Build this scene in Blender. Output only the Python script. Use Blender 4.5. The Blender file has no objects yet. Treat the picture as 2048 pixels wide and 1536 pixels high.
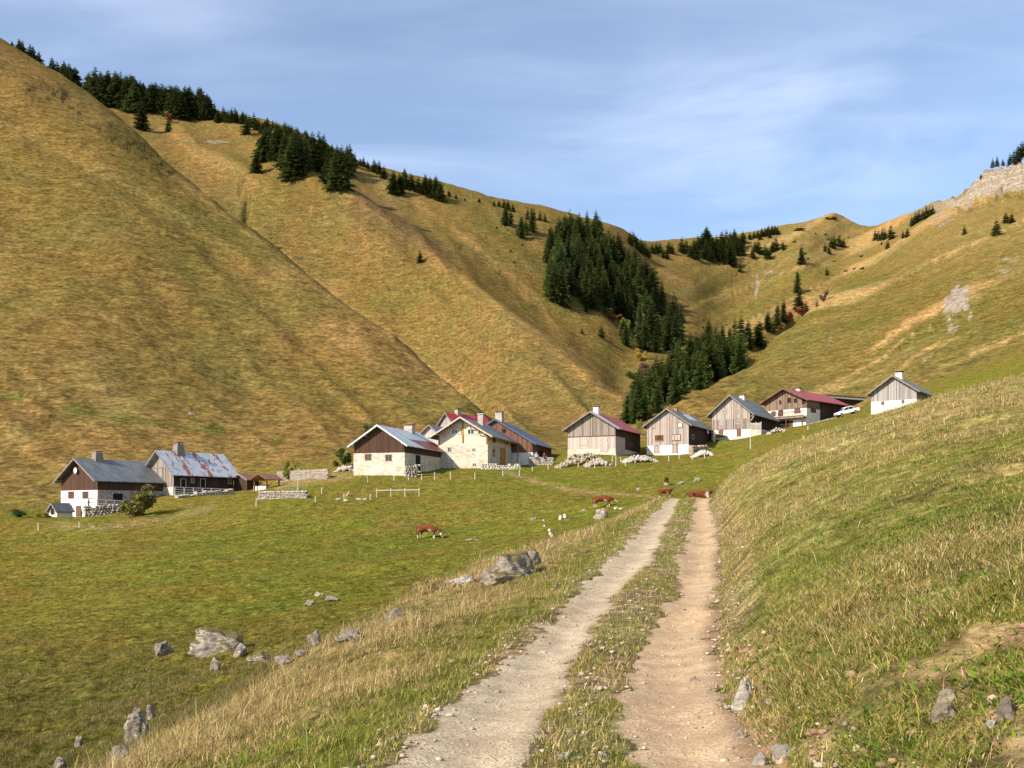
import bpy, bmesh, math, random
import numpy as np
from mathutils import Vector, Matrix, noise as mnoise
random.seed(7)
RNG = np.random.default_rng(11)
R = math.radians

# ------------------------------------------------------------------ camera, sky, sun, exposure
SC = bpy.context.scene
COL = SC.collection
F = 2000.0            # focal length in photo pixels (photo 2048 px wide)
CX, HOR = 1024.0, 1030.0   # principal column and horizon row of the photo
cam_d = bpy.data.cameras.new("camera")
cam = bpy.data.objects.new("camera", cam_d)
COL.objects.link(cam)
cam.location = (0, 0, 0)
cam.rotation_euler = (R(90), 0, 0)
cam_d.sensor_width = 36.0
cam_d.lens = 36.0 * F / 2048.0
cam_d.shift_y = (HOR - 768.0) / 2048.0
cam_d.clip_start = 0.1
cam_d.clip_end = 8000
SC.camera = cam

SUN_AZ, SUN_EL = R(36), R(33)     # azimuth measured from -X towards -Y
sdir = Vector((-math.cos(SUN_AZ) * math.cos(SUN_EL), -math.sin(SUN_AZ) * math.cos(SUN_EL), math.sin(SUN_EL)))
sun_d = bpy.data.lights.new("sun", 'SUN')
sun_d.energy = 5.0
sun_d.angle = R(0.5)
sun_d.color = (1.0, 0.90, 0.76)
sun = bpy.data.objects.new("sun", sun_d)
COL.objects.link(sun)
sun.rotation_euler = sdir.to_track_quat('Z', 'Y').to_euler()
sun.location = (-40, -30, 40)

W_ = bpy.data.worlds.new("World")
SC.world = W_
W_.use_nodes = True
wn, wl = W_.node_tree.nodes, W_.node_tree.links
wn.clear()
w_out = wn.new('ShaderNodeOutputWorld')
w_bg = wn.new('ShaderNodeBackground')
w_bg.inputs['Strength'].default_value = 0.12
sky = wn.new('ShaderNodeTexSky')
sky.sky_type = 'NISHITA'
sky.sun_disc = False
sky.sun_elevation = SUN_EL
sky.sun_rotation = math.atan2(sdir.x, sdir.y) % (2 * math.pi)
sky.altitude = 1500
sky.air_density = 1.0
sky.dust_density = 0.5
sky.ozone_density = 2.5
# thin cirrus: noise on a flat cloud deck (direction / height)
tc = wn.new('ShaderNodeTexCoord')
sep = wn.new('ShaderNodeSeparateXYZ')
wl.new(tc.outputs['Generated'], sep.inputs[0])
zmax = wn.new('ShaderNodeMath'); zmax.operation = 'MAXIMUM'; zmax.inputs[1].default_value = 0.02
wl.new(sep.outputs['Z'], zmax.inputs[0])
zadd = wn.new('ShaderNodeMath'); zadd.operation = 'ADD'; zadd.inputs[1].default_value = 0.12
wl.new(zmax.outputs[0], zadd.inputs[0])
comb = wn.new('ShaderNodeCombineXYZ')
for i, ax in enumerate('XY'):
    dv = wn.new('ShaderNodeMath'); dv.operation = 'DIVIDE'
    wl.new(sep.outputs[ax], dv.inputs[0]); wl.new(zadd.outputs[0], dv.inputs[1])
    wl.new(dv.outputs[0], comb.inputs[i])
def cloud_layer(rot, scl, nscale, detail, lo, hi, dist, seed):
    mp = wn.new('ShaderNodeMapping')
    mp.inputs['Rotation'].default_value = (0, 0, R(rot))
    mp.inputs['Scale'].default_value = scl
    mp.inputs['Location'].default_value = (seed, seed * 0.37, 0)
    wl.new(comb.outputs[0], mp.inputs['Vector'])
    nz = wn.new('ShaderNodeTexNoise')
    nz.inputs['Scale'].default_value = nscale
    nz.inputs['Detail'].default_value = detail
    nz.inputs['Roughness'].default_value = 0.55
    nz.inputs['Distortion'].default_value = dist
    wl.new(mp.outputs[0], nz.inputs['Vector'])
    mr = wn.new('ShaderNodeMapRange'); mr.interpolation_type = 'SMOOTHSTEP'
    mr.inputs['From Min'].default_value = lo
    mr.inputs['From Max'].default_value = hi
    wl.new(nz.outputs['Fac'], mr.inputs['Value'])
    return mr.outputs[0]
c1 = cloud_layer(14, (0.45, 1.0, 1), 1.1, 8, 0.40, 0.78, 0.5, 3.1)
c2 = cloud_layer(-10, (0.30, 1.0, 1), 2.4, 7, 0.40, 0.85, 0.9, 8.4)
c3 = cloud_layer(20, (1.0, 0.6, 1), 0.55, 3, 0.38, 0.70, 0.2, 1.7)
def wmath(op, a, b):
    m = wn.new('ShaderNodeMath'); m.operation = op
    for i, v in enumerate((a, b)):
        if isinstance(v, (int, float)): m.inputs[i].default_value = v
        else: wl.new(v, m.inputs[i])
    return m.outputs[0]
ca = wmath('MULTIPLY', c1, 0.66)
cb = wmath('MULTIPLY', c2, 0.46)
cc = wmath('MULTIPLY', wmath('ADD', ca, cb), wmath('ADD', wmath('MULTIPLY', c3, 0.75), 0.30))
cc = wmath('ADD', cc, 0.13)
# one brighter cloud patch low over the right hand ridge
pv = wn.new('ShaderNodeVectorMath'); pv.operation = 'DISTANCE'
pm_ = wn.new('ShaderNodeMapping'); pm_.inputs['Scale'].default_value = (1.0, 1.0, 2.4)
wl.new(tc.outputs['Generated'], pm_.inputs['Vector'])
_d = Vector((0.27, 1.0, 0.395)).normalized(); pv.inputs[1].default_value = (_d.x, _d.y, _d.z * 2.4)
wl.new(pm_.outputs[0], pv.inputs[0])
pr = wn.new('ShaderNodeMapRange'); pr.interpolation_type = 'SMOOTHSTEP'
pr.inputs['From Min'].default_value = 0.30; pr.inputs['From Max'].default_value = 0.02
pr.inputs['To Min'].default_value = 0.0; pr.inputs['To Max'].default_value = 1.0
wl.new(pv.outputs['Value'], pr.inputs['Value'])
c4 = cloud_layer(8, (0.8, 1.0, 1), 2.2, 7, 0.34, 0.62, 0.4, 5.5)
cc = wmath('MINIMUM', wmath('ADD', cc, wmath('MULTIPLY', wmath('MULTIPLY', pr.outputs[0], c4), 0.27)), 0.95)
cmix = wn.new('ShaderNodeMix'); cmix.data_type = 'RGBA'
wl.new(cc, cmix.inputs['Factor'])
skyt = wn.new('ShaderNodeMix'); skyt.data_type = 'RGBA'; skyt.blend_type = 'MULTIPLY'
skyt.inputs['Factor'].default_value = 1.0
skyt.inputs['B'].default_value = (0.97, 1.03, 1.05, 1)
wl.new(sky.outputs[0], skyt.inputs['A'])
wl.new(skyt.outputs['Result'], cmix.inputs['A'])
cmix.inputs['B'].default_value = (6.6, 7.3, 8.7, 1)
wl.new(cmix.outputs['Result'], w_bg.inputs['Color'])
wl.new(w_bg.outputs[0], w_out.inputs['Surface'])

SC.view_settings.view_transform = 'Standard'
SC.view_settings.look = 'None'
SC.view_settings.exposure = 0.6
SC.view_settings.gamma = 1.0
SC.view_settings.use_curve_mapping = False
SC.cycles.max_bounces = 4
SC.cycles.diffuse_bounces = 2
SC.cycles.transparent_max_bounces = 8

# ------------------------------------------------------------------ numeric helpers
def sstep(a, b, x):
    t = np.clip((np.asarray(x, float) - a) / (b - a), 0, 1)
    return t * t * (3 - 2 * t)
_PERM = np.random.default_rng(5).random((256, 256))
def vnoise(x, y):
    x = np.asarray(x, float); y = np.asarray(y, float)
    xi = np.floor(x).astype(int); yi = np.floor(y).astype(int)
    fx = x - xi; fy = y - yi
    fx = fx * fx * fx * (fx * (fx * 6 - 15) + 10); fy = fy * fy * fy * (fy * (fy * 6 - 15) + 10)
    a = _PERM[xi & 255, yi & 255]; b = _PERM[(xi + 1) & 255, yi & 255]
    c = _PERM[xi & 255, (yi + 1) & 255]; d = _PERM[(xi + 1) & 255, (yi + 1) & 255]
    return (a * (1 - fx) + b * fx) * (1 - fy) + (c * (1 - fx) + d * fx) * fy
def fbm(x, y, oct=4, gain=0.5):      # about -1..1
    s = 0; a = 1; n = 0
    for o in range(oct):
        s = s + a * (vnoise(x * 2 ** o + 17.3 * o, y * 2 ** o - 9.1 * o) * 2 - 1); n += a; a *= gain
    return s / n * 1.5
def pchip(xk, yk, x):
    xk = np.asarray(xk, float); yk = np.asarray(yk, float)
    h = np.diff(xk); d = np.diff(yk) / h
    m = np.zeros_like(yk)
    for i in range(1, len(xk) - 1):
        if d[i - 1] * d[i] > 0:
            w1 = 2 * h[i] + h[i - 1]; w2 = h[i] + 2 * h[i - 1]
            m[i] = (w1 + w2) / (w1 / d[i - 1] + w2 / d[i])
    m[0] = d[0]; m[-1] = d[-1]
    x = np.clip(x, xk[0], xk[-1])
    i = np.clip(np.searchsorted(xk, x) - 1, 0, len(xk) - 2)
    t = (x - xk[i]) / h[i]
    return ((1 + 2 * t) * (1 - t) ** 2 * yk[i] + t * (1 - t) ** 2 * h[i] * m[i]
            + t * t * (3 - 2 * t) * yk[i + 1] + t * t * (t - 1) * h[i] * m[i + 1])

# ------------------------------------------------------------------ terrain: valley rings and ridge lines
# valley floor: height at fixed distances (distance -> {azimuth column: height})
RINGS = {
 6:   {-900: -5.6, 0: -4.0, 500: -3.4, 1000: -2.4, 2048: -1.5, 2950: -1},
 15:  {-900: -6.4, 0: -5.0, 500: -4.1, 900: -3.2, 1100: -2.6, 1400: -1.8, 2048: 0, 2950: 2},
 25:  {-900: -7.2, 0: -6.3, 300: -5.6, 600: -4.5, 900: -3.5, 1200: -2.3, 1500: -0.6, 2048: 2, 2950: 5},
 45:  {-900: -8.0, 0: -7.2, 300: -6.3, 600: -5.0, 900: -3.9, 1200: -2.2, 1400: -0.2, 1600: 2.0, 2048: 6, 2950: 12},
 75:  {-900: -7.0, 0: -6.4, 300: -5.6, 600: -4.6, 900: -3.5, 1200: -1.4, 1400: 0.8, 1600: 4.0, 1800: 7.0, 2048: 9.5, 2950: 22},
 105: {-900: -4.4, 0: -3.9, 300: -3.4, 600: -2.8, 860: -2.4, 1200: 0.2, 1334: 1.6, 1450: 2.8, 1600: 6.3, 1800: 10.5, 2048: 14, 2950: 32},
 130: {-900: -1.5, 0: -1.2, 200: -0.7, 400: 0.1, 600: 0.7, 860: 1.3, 1200: 2.8, 1334: 3.9, 1450: 5.4, 1600: 9.0, 1800: 13.5, 2048: 18, 2950: 42},
}
# ridge and foot lines: column -> (distance, photo row)
LINES = [
 # village shelf
 {-900: (140, 1035), 0: (142, 1037), 150: (146, 1036), 340: (152, 997), 500: (156, 980), 700: (158, 952), 809: (158, 952),
  900: (162, 945), 1000: (165, 938), 1100: (165, 940), 1200: (168, 926), 1330: (172, 920), 1450: (175, 905), 1529: (178, 873),
  1600: (178, 860), 1743: (176, 826), 1850: (172, 795), 2048: (172, 728), 2350: (172, 610), 2950: (172, 450)},
 # foot of the hills
 {-900: (155, 1026), 0: (160, 1016), 150: (165, 1000), 340: (174, 972), 500: (182, 950), 700: (188, 925), 809: (197, 922),
  900: (207, 912), 1000: (213, 903), 1100: (213, 903), 1200: (213, 893), 1330: (213, 888), 1450: (216, 868), 1529: (223, 847),
  1600: (226, 838), 1743: (223, 806), 1850: (216, 772), 2048: (216, 700), 2350: (216, 560), 2950: (216, 380)},
 # lower hill side
 {-900: (250, 560), 0: (246, 640), 200: (246, 665), 340: (246, 700), 500: (246, 745), 640: (246, 770), 800: (246, 800), 900: (240, 840),
  985: (238, 862), 1040: (236, 872), 1120: (236, 872), 1200: (236, 868), 1280: (240, 858), 1360: (250, 830), 1440: (270, 805),
  1545: (300, 775), 1618: (300, 765), 1700: (300, 745), 1785: (295, 715), 1870: (290, 680), 2048: (285, 610), 2350: (285, 470), 2950: (285, 270)},
 # crest of the near left spur / edge of the right hand spur
 {-900: (500, -430), -600: (480, -250), -300: (455, -90), 0: (430, 85), 100: (418, 145), 200: (405, 205), 270: (395, 268), 340: (382, 338),
  410: (370, 395), 480: (356, 450), 560: (342, 510), 640: (326, 572), 720: (310, 628), 800: (296, 682), 880: (280, 748),
  960: (264, 815), 1000: (262, 845), 1040: (264, 852), 1120: (264, 850), 1200: (266, 842), 1280: (276, 836), 1310: (290, 826),
  1381: (330, 790), 1440: (360, 760), 1492: (400, 738), 1545: (450, 685), 1618: (520, 628), 1700: (570, 580), 1785: (560, 545),
  1870: (540, 510), 1950: (520, 480), 2048: (500, 455), 2350: (480, 330), 2950: (480, 100)},
 # hidden hollow behind it
 {-900: (600, -350), -600: (570, -160), -300: (550, 20), 0: (530, 190), 200: (505, 300), 340: (482, 415), 480: (460, 520), 640: (428, 645), 800: (396, 742),
  960: (330, 838), 1040: (312, 824), 1120: (310, 812), 1200: (312, 806), 1260: (322, 815), 1310: (340, 834), 1381: (400, 803),
  1440: (450, 778), 1492: (500, 752), 1545: (560, 708), 1618: (630, 652), 1700: (690, 592), 1785: (690, 520), 1870: (660, 470),
  1950: (640, 440), 2048: (600, 420), 2350: (580, 280), 2950: (580, 60)},
 # crest of the second spur / floor of the far bowl
 {-900: (700, -400), -300: (650, -20), 0: (630, 150), 211: (610, 250), 340: (590, 295), 480: (565, 325), 560: (550, 335), 640: (540, 360), 698: (530, 383),
  762: (510, 431), 825: (490, 482), 927: (450, 560), 1011: (410, 621), 1125: (365, 713), 1196: (345, 768), 1245: (345, 800),
  1310: (430, 772), 1381: (520, 708), 1440: (600, 690), 1492: (650, 650), 1545: (700, 612), 1618: (760, 562), 1700: (800, 540),
  1785: (790, 497), 1870: (770, 443), 1950: (750, 420), 2048: (720, 398), 2350: (700, 250), 2950: (700, 30)},
 # behind the second spur
 {-900: (760, -440), -300: (720, -40), 0: (700, 128), 211: (690, 222), 340: (675, 258), 480: (660, 275), 560: (630, 296), 640: (600, 340), 698: (585, 380),
  762: (570, 424), 825: (555, 455), 927: (520, 520), 1011: (480, 590), 1125: (440, 684), 1196: (430, 730), 1245: (440, 755),
  1310: (540, 690), 1381: (630, 640), 1440: (720, 620), 1492: (780, 590), 1545: (820, 560), 1618: (870, 510), 1700: (920, 508),
  1785: (880, 482), 1870: (850, 430), 1920: (830, 405), 1950: (815, 397), 2000: (790, 388), 2048: (775, 380), 2350: (750, 220), 2950: (750, 0)},
 # skyline
 {-900: (840, -460), -300: (800, -60), 0: (790, 112), 100: (780, 165), 211: (770, 200), 330: (765, 222), 406: (760, 233), 482: (750, 241), 560: (725, 262),
  610: (710, 281), 655: (695, 299), 714: (690, 332), 782: (700, 352), 886: (730, 383), 937: (745, 398), 990: (765, 416), 1040: (785, 428),
  1100: (805, 440), 1150: (830, 455), 1200: (850, 467), 1230: (870, 475), 1254: (890, 487), 1280: (940, 503), 1301: (1000, 509), 1349: (1060, 506),
  1400: (1090, 500), 1495: (1100, 480), 1557: (1110, 466), 1611: (1130, 460), 1646: (1140, 446), 1664: (1145, 436), 1685: (1140, 443),
  1715: (1120, 458), 1744: (1105, 464), 1785: (1070, 450), 1826: (1010, 433), 1872: (950, 411), 1904: (900, 402), 1935: (850, 385),
  1951: (832, 361), 1982: (808, 339), 2022: (798, 324), 2048: (792, 311), 2350: (780, 150), 2950: (780, -100)},
]
def H_row(z, Y): return HOR - F * z / Y
def build_table():
    us = np.arange(-900, 2951, 4.0)
    Yk, Zk = [], []
    for Yr, d in RINGS.items():
        k = sorted(d)
        Yk.append(np.full_like(us, float(Yr))); Zk.append(pchip(k, [d[i] for i in k], us))
    for d in LINES:
        k = sorted(d)
        y = pchip(k, [d[i][0] for i in k], us); p = pchip(k, [d[i][1] for i in k], us)
        Yk.append(y); Zk.append((HOR - p) / F * y)
    Yk.append(Yk[-1] + 120); Zk.append(Zk[-1] - 25)
    Yk.append(Yk[-1] + 1200); Zk.append(Zk[-1] - 320)
    Yk = np.array(Yk); Zk = np.array(Zk)
    # soften kinks between columns
    ker = np.exp(-np.linspace(-2, 2, 9) ** 2); ker /= ker.sum()
    for A in (Yk, Zk):
        for r in range(len(RINGS), len(A)):
            A[r] = np.convolve(np.pad(A[r], 4, mode='edge'), ker, 'valid')
    lys = np.linspace(math.log(4), math.log(2400), 800)
    T = np.zeros((len(us), len(lys)))
    ev = np.exp(lys)
    for i in range(len(us)):
        T[i] = pchip(Yk[:, i], Zk[:, i], ev)
    return us, lys, T, Yk
US, LYS, TAB, YK = build_table()
Y_FOOT = YK[len(RINGS) + 1]
Y_SKY = YK[len(RINGS) + 7]
def table(u, Y):
    fu = np.clip((u - US[0]) / 4.0, 0, len(US) - 1.001)
    fl = np.clip((np.log(np.maximum(Y, 1e-3)) - LYS[0]) / (LYS[1] - LYS[0]), 0, len(LYS) - 1.001)
    i = fu.astype(int); j = fl.astype(int); a = fu - i; b = fl - j
    return (TAB[i, j] * (1 - a) * (1 - b) + TAB[i + 1, j] * a * (1 - b) + TAB[i, j + 1] * (1 - a) * b + TAB[i + 1, j + 1] * a * b)

# the track: centre line and height along the distance
TY = [-20, 0, 6.5, 9.2, 11.9, 15.1, 24, 31, 42, 52, 58, 66, 76, 90, 110]
TX = [-0.4, 0.15, 0.42, 0.72, 1.20, 1.92, 3.80, 5.16, 7.2, 9.15, 10.7, 13.8, 19.5, 29, 44]
TZ = [-1.6, -1.6, -1.60, -1.64, -1.58, -1.34, -0.84, -0.31, 0.22, 0.78, 1.02, 1.10, 1.2, 1.6, 2.5]
def tx(Y): return pchip(TY, TX, Y)
def tz(Y): return pchip(TY, TZ, Y)
LATY = [0, 6, 9, 17, 25, 40, 54, 70, 90]
LATW = [2.3, 2.6, 2.9, 3.9, 4.2, 2.8, 1.6, 1.5, 1.5]
LATD = [0.55, 0.6, 0.65, 0.95, 0.95, 1.0, 0.6, 0.4, 0.4]
BANK_K_U = np.array([1300., 2950.]); BANK_K = np.array([1., 1.])
def bank_rise(d):
    return 0.40 * d + 0.75 * (1 - np.exp(-d / 2.2))
def corridor(X, Y, M):
    s = X - tx(Y); z0 = tz(Y)
    half = 1.25
    u = CX + F * X / np.maximum(Y, 0.5)
    rut = -0.075 * (np.exp(-((s + 0.70) / 0.34) ** 2) + np.exp(-((s - 0.70) / 0.34) ** 2)) + 0.02
    zt_ = z0 + rut
    lat = pchip(LATY, LATW, Y); drop = pchip(LATY, LATD, Y)
    dl = np.maximum(-half - s, 0)
    w = dl / lat
    zl = z0 - drop * np.minimum(w, 1) ** 1.35
    beyond = np.maximum(dl - lat, 0)
    zl = zl - 0.42 * beyond
    q = sstep(0, 9, beyond)
    zl = np.where(beyond > 0, zl * (1 - q) + M * q, zl)
    dr = np.maximum(s - half, 0)
    k = np.interp(u, BANK_K_U, BANK_K)
    zr = z0 + bank_rise(dr) * k
    z = np.where(s < -half, zl, np.where(s > half, zr, zt_))
    return z
def H_smooth(X, Y):
    X = np.asarray(X, float); Y = np.asarray(Y, float)
    Yp = np.maximum(Y, 0.6)
    u = CX + F * X / Yp
    M = table(u, np.maximum(Yp, 4.0))
    c = corridor(X, Y, M)
    q = sstep(53, 82, Y)
    return c * (1 - q) + M * q
# fit the bank so that its skyline runs where the photo has it
SIL_U = [1431, 1483, 1556, 1629, 1720, 1811, 1873, 1957, 2048, 2350, 2950]
SIL_P = [974, 936, 897, 872, 839, 813, 791, 770, 748, 690, 600]
def fit_bank():
    global BANK_K_U, BANK_K
    uu = np.arange(1440, 2951, 15.0)
    tgt = (HOR - np.interp(uu, SIL_U, SIL_P)) / F
    Ys = np.linspace(8, 62, 110)
    kk = np.ones_like(uu)
    for it in range(14):
        BANK_K_U, BANK_K = uu, kk
        U2, Y2 = np.meshgrid(uu, Ys, indexing='ij')
        z = H_smooth((U2 - CX) / F * Y2, Y2)
        m = (z / Y2).max(1)
        kk = np.clip(kk * (1 + 0.8 * (tgt - m) / np.maximum(np.abs(tgt) + 0.02, 0.03)), 0.45, 2.4)
        kk = np.convolve(np.pad(kk, 2, mode='edge'), np.ones(5) / 5, 'valid')
    BANK_K_U, BANK_K = uu, kk
fit_bank()

# local levelling under the houses (filled in by the house table below)
LEVEL_P = np.zeros((0, 2)); LEVEL_W = np.zeros(0); LEVEL_S = 8.0
def ribs(u, p, z):
    """ribs and gullies running down the fall lines of the hills; returns height factor -1..1 for right side, left sides"""
    wob = 26 * fbm(u / 300.0, p / 300.0, 3)
    q = p + 0.52 * (u - 1560) + wob
    r1 = 1 - 2 * np.abs(vnoise(q / 44.0, u / 700.0) * 2 - 1)
    r2 = 1 - 2 * np.abs(vnoise(q / 17.0 + 40, u / 260.0) * 2 - 1)
    return 0.6 * r1 + 0.4 * r2
def ribs_l(u, p):
    wob = 46 * fbm(u / 260.0 + 9, p / 260.0, 3)
    q = p - 0.80 * u + wob
    return 1 - 2 * np.abs(vnoise(q / 62.0, u / 1500.0 + 3) * 2 - 1)
def H(X, Y):
    X = np.asarray(X, float); Y = np.asarray(Y, float)
    z = H_smooth(X, Y)
    Yp = np.maximum(Y, 0.6)
    u = CX + F * X / Yp
    p = HOR - F * z / Yp
    s = X - tx(Y)
    on = sstep(1.2, 2.0, np.abs(s)) + sstep(60, 80, Y); on = np.minimum(on, 1)
    near = 1 - sstep(35, 70, Y)
    z = z + on * near * (0.10 * fbm(X / 1.7, Y / 1.7, 4) + 0.035 * fbm(X * 2.1, Y * 2.1, 2))
    z = z + (1 - on) * 0.003 * fbm(X * 1.1, Y * 1.1, 4)
    mid = sstep(14, 40, Y) * (1 - sstep(150, 200, Y)) * sstep(-3.0, -6.0, s)
    z = z + mid * (0.40 * fbm(X / 14.0, Y / 14.0, 3) + 0.10 * fbm(X / 2.6, Y / 2.6, 3))
    tuss = sstep(10, 18, Y) * (1 - sstep(70, 110, Y)) * sstep(-3.0, -6.0, s)
    z = z + tuss * 0.11 * np.abs(fbm(X / 0.95, Y / 0.95, 3)) * (1 + sstep(55, 25, Y))
    foot = np.interp(u, US, Y_FOOT); skyd = np.interp(u, US, Y_SKY)
    hill = sstep(0, 45, Y - foot - 4) * (1 - sstep(-230, -30, Y - skyd) * sstep(1080, 1250, u) - 0.6 * sstep(-230, -30, Y - skyd) * (1 - sstep(1080, 1250, u)))
    hill2 = sstep(0, 30, Y - foot - 4)
    z = z + hill * (2.2 * fbm(X / 62.0, Y / 62.0, 3)) + hill2 * 0.8 * fbm(X / 11.0, Y / 11.0, 4)
    gl = np.exp(-((u - np.interp(p, [360, 440, 520], [488, 497, 512]) - 9 * fbm(p / 22.0, u * 0, 3)) / 7) ** 2) * sstep(350, 375, p) * sstep(540, 510, p) * (Y > 380)
    z = z - 3.0 * gl
    rgt = sstep(1330, 1500, u)
    z = z + hill * rgt * ribs(u, p, z) * np.clip(Y / 300.0, 0.5, 2.2) * 2.0
    z = z + hill * (1 - rgt) * ribs_l(u, p) * np.clip(Y / 400.0, 0.4, 1.6) * 1.5
    # crags
    cl = sstep(1850, 1960, u) * sstep(700, 770, Y)
    z = z + cl * (9.0 * np.abs(fbm(X / 22.0, Y / 30.0, 4)) - 2.5 + 3.0 * fbm(X / 6.0, Y / 10.0, 3))
    if len(LEVEL_W):
        for (lx, ly), w in zip(LEVEL_P, LEVEL_W):
            z = z + w * np.exp(-((X - lx) ** 2 + (Y - ly) ** 2) / (2 * LEVEL_S ** 2))
    return z
def H1(x, y): return float(H(np.array([x]), np.array([y]))[0])
_HY = np.exp(np.linspace(math.log(5), math.log(1300), 2600))
def hit(u, p, near=0):
    """first point of the ground seen at photo pixel (u, p)"""
    X = (u - CX) / F * _HY
    rows = HOR - F * H(X, _HY) / _HY
    ok = np.nonzero((rows <= p) & (_HY > near))[0]
    if len(ok) == 0:
        i = int(np.argmin(np.where(_HY > near, rows, 1e9)))
    else:
        i = int(ok[0])
    y = float(_HY[i]); x = (u - CX) / F * y
    return x, y, H1(x, y)
def sky_top(u):
    rows = HOR - F * H((u - CX) / F * _HY, _HY) / _HY
    i = int(np.argmin(rows)); return float(rows[i]), float(_HY[i])

# ------------------------------------------------------------------ mesh and tagging helpers
def tag(o, label=None, cat=None, group=None, kind=None):
    if label: o['label'] = label
    if cat: o['category'] = cat
    if group: o['group'] = group
    if kind: o['kind'] = kind
    return o
def empty(name, loc=(0, 0, 0), rz=0.0, label=None, cat=None, group=None):
    o = bpy.data.objects.new(name, None); COL.objects.link(o)
    o.location = loc; o.rotation_euler = (0, 0, rz); o.empty_display_size = 0.3
    return tag(o, label, cat, group)
def link(name, me, mat=None, parent=None):
    o = bpy.data.objects.new(name, me); COL.objects.link(o)
    if mat is not None:
        for m in (mat if isinstance(mat, (list, tuple)) else [mat]): me.materials.append(m)
    if parent is not None: o.parent = parent
    return o
def np_mesh(name, V, Fc, smooth=False, cols=None):
    """V (n,3); Fc (m,3) or (m,4) int array, or list of such arrays"""
    me = bpy.data.meshes.new(name)
    if not isinstance(Fc, list): Fc = [Fc]
    loops = np.concatenate([f.ravel() for f in Fc]).astype(np.int32)
    tot = np.concatenate([np.full(len(f), f.shape[1]) for f in Fc]).astype(np.int32)
    st = np.concatenate([[0], np.cumsum(tot)[:-1]]).astype(np.int32)
    me.vertices.add(len(V)); me.vertices.foreach_set('co', np.ascontiguousarray(V, np.float32).ravel())
    me.loops.add(len(loops)); me.loops.foreach_set('vertex_index', loops)
    me.polygons.add(len(tot)); me.polygons.foreach_set('loop_start', st)
    if smooth: me.polygons.foreach_set('use_smooth', np.ones(len(tot), bool))
    if cols is not None:
        a = me.color_attributes.new('gcol', 'FLOAT_COLOR', 'POINT')
        c = np.ones((len(V), 4), np.float32); c[:, :cols.shape[1]] = cols
        a.data.foreach_set('color', c.ravel())
    me.update(calc_edges=True); me.validate()
    return me
class MB:
    def __init__(s): s.v = []; s.f = []
    def add(s, vs, fs):
        n = len(s.v); s.v += [tuple(v) for v in vs]; s.f += [tuple(i + n for i in f) for f in fs]; return s
    def box(s, x0, x1, y0, y1, z0, z1):
        return s.add([(x0, y0, z0), (x1, y0, z0), (x1, y1, z0), (x0, y1, z0), (x0, y0, z1), (x1, y0, z1), (x1, y1, z1), (x0, y1, z1)],
                     [(0, 3, 2, 1), (4, 5, 6, 7), (0, 1, 5, 4), (1, 2, 6, 5), (2, 3, 7, 6), (3, 0, 4, 7)])
    def prism(s, poly, ax, a, b):
        """poly in the plane perpendicular to axis ax ('x','y','z'), extruded from a to b"""
        n = len(poly)
        def p3(q, t): return {'y': (q[0], t, q[1]), 'x': (t, q[0], q[1]), 'z': (q[0], q[1], t)}[ax]
        vs = [p3(q, a) for q in poly] + [p3(q, b) for q in poly]
        return s.add(vs, [tuple(range(n))[::-1], tuple(range(n, 2 * n))] + [(i, (i + 1) % n, n + (i + 1) % n, n + i) for i in range(n)])
    def tube(s, pts, rad, n=6):
        pts = [Vector(p) for p in pts]; rad = rad if isinstance(rad, (list, tuple)) else [rad] * len(pts)
        vs = []
        for i, p in enumerate(pts):
            d = (pts[min(i + 1, len(pts) - 1)] - pts[max(i - 1, 0)]).normalized()
            up = Vector((0, 0, 1)) if abs(d.z) < 0.9 else Vector((1, 0, 0))
            a = d.cross(up).normalized(); b = d.cross(a)
            for k in range(n):
                t = 2 * math.pi * k / n
                vs.append(p + (a * math.cos(t) + b * math.sin(t)) * rad[i])
        fs = [(i * n + k, i * n + (k + 1) % n, (i + 1) * n + (k + 1) % n, (i + 1) * n + k) for i in range(len(pts) - 1) for k in range(n)]
        fs += [tuple(range(n))[::-1], tuple(range((len(pts) - 1) * n, len(pts) * n))]
        return s.add(vs, fs)
    def build(s, name, mat=None, parent=None, smooth=False):
        me = bpy.data.meshes.new(name); me.from_pydata(s.v, [], s.f)
        bm = bmesh.new(); bm.from_mesh(me); bmesh.ops.recalc_face_normals(bm, faces=bm.faces); bm.to_mesh(me); bm.free()
        if smooth:
            for p in me.polygons: p.use_smooth = True
        return link(name, me, mat, parent)
def children(o): return [c for c in bpy.data.objects if c.parent == o]

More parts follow.
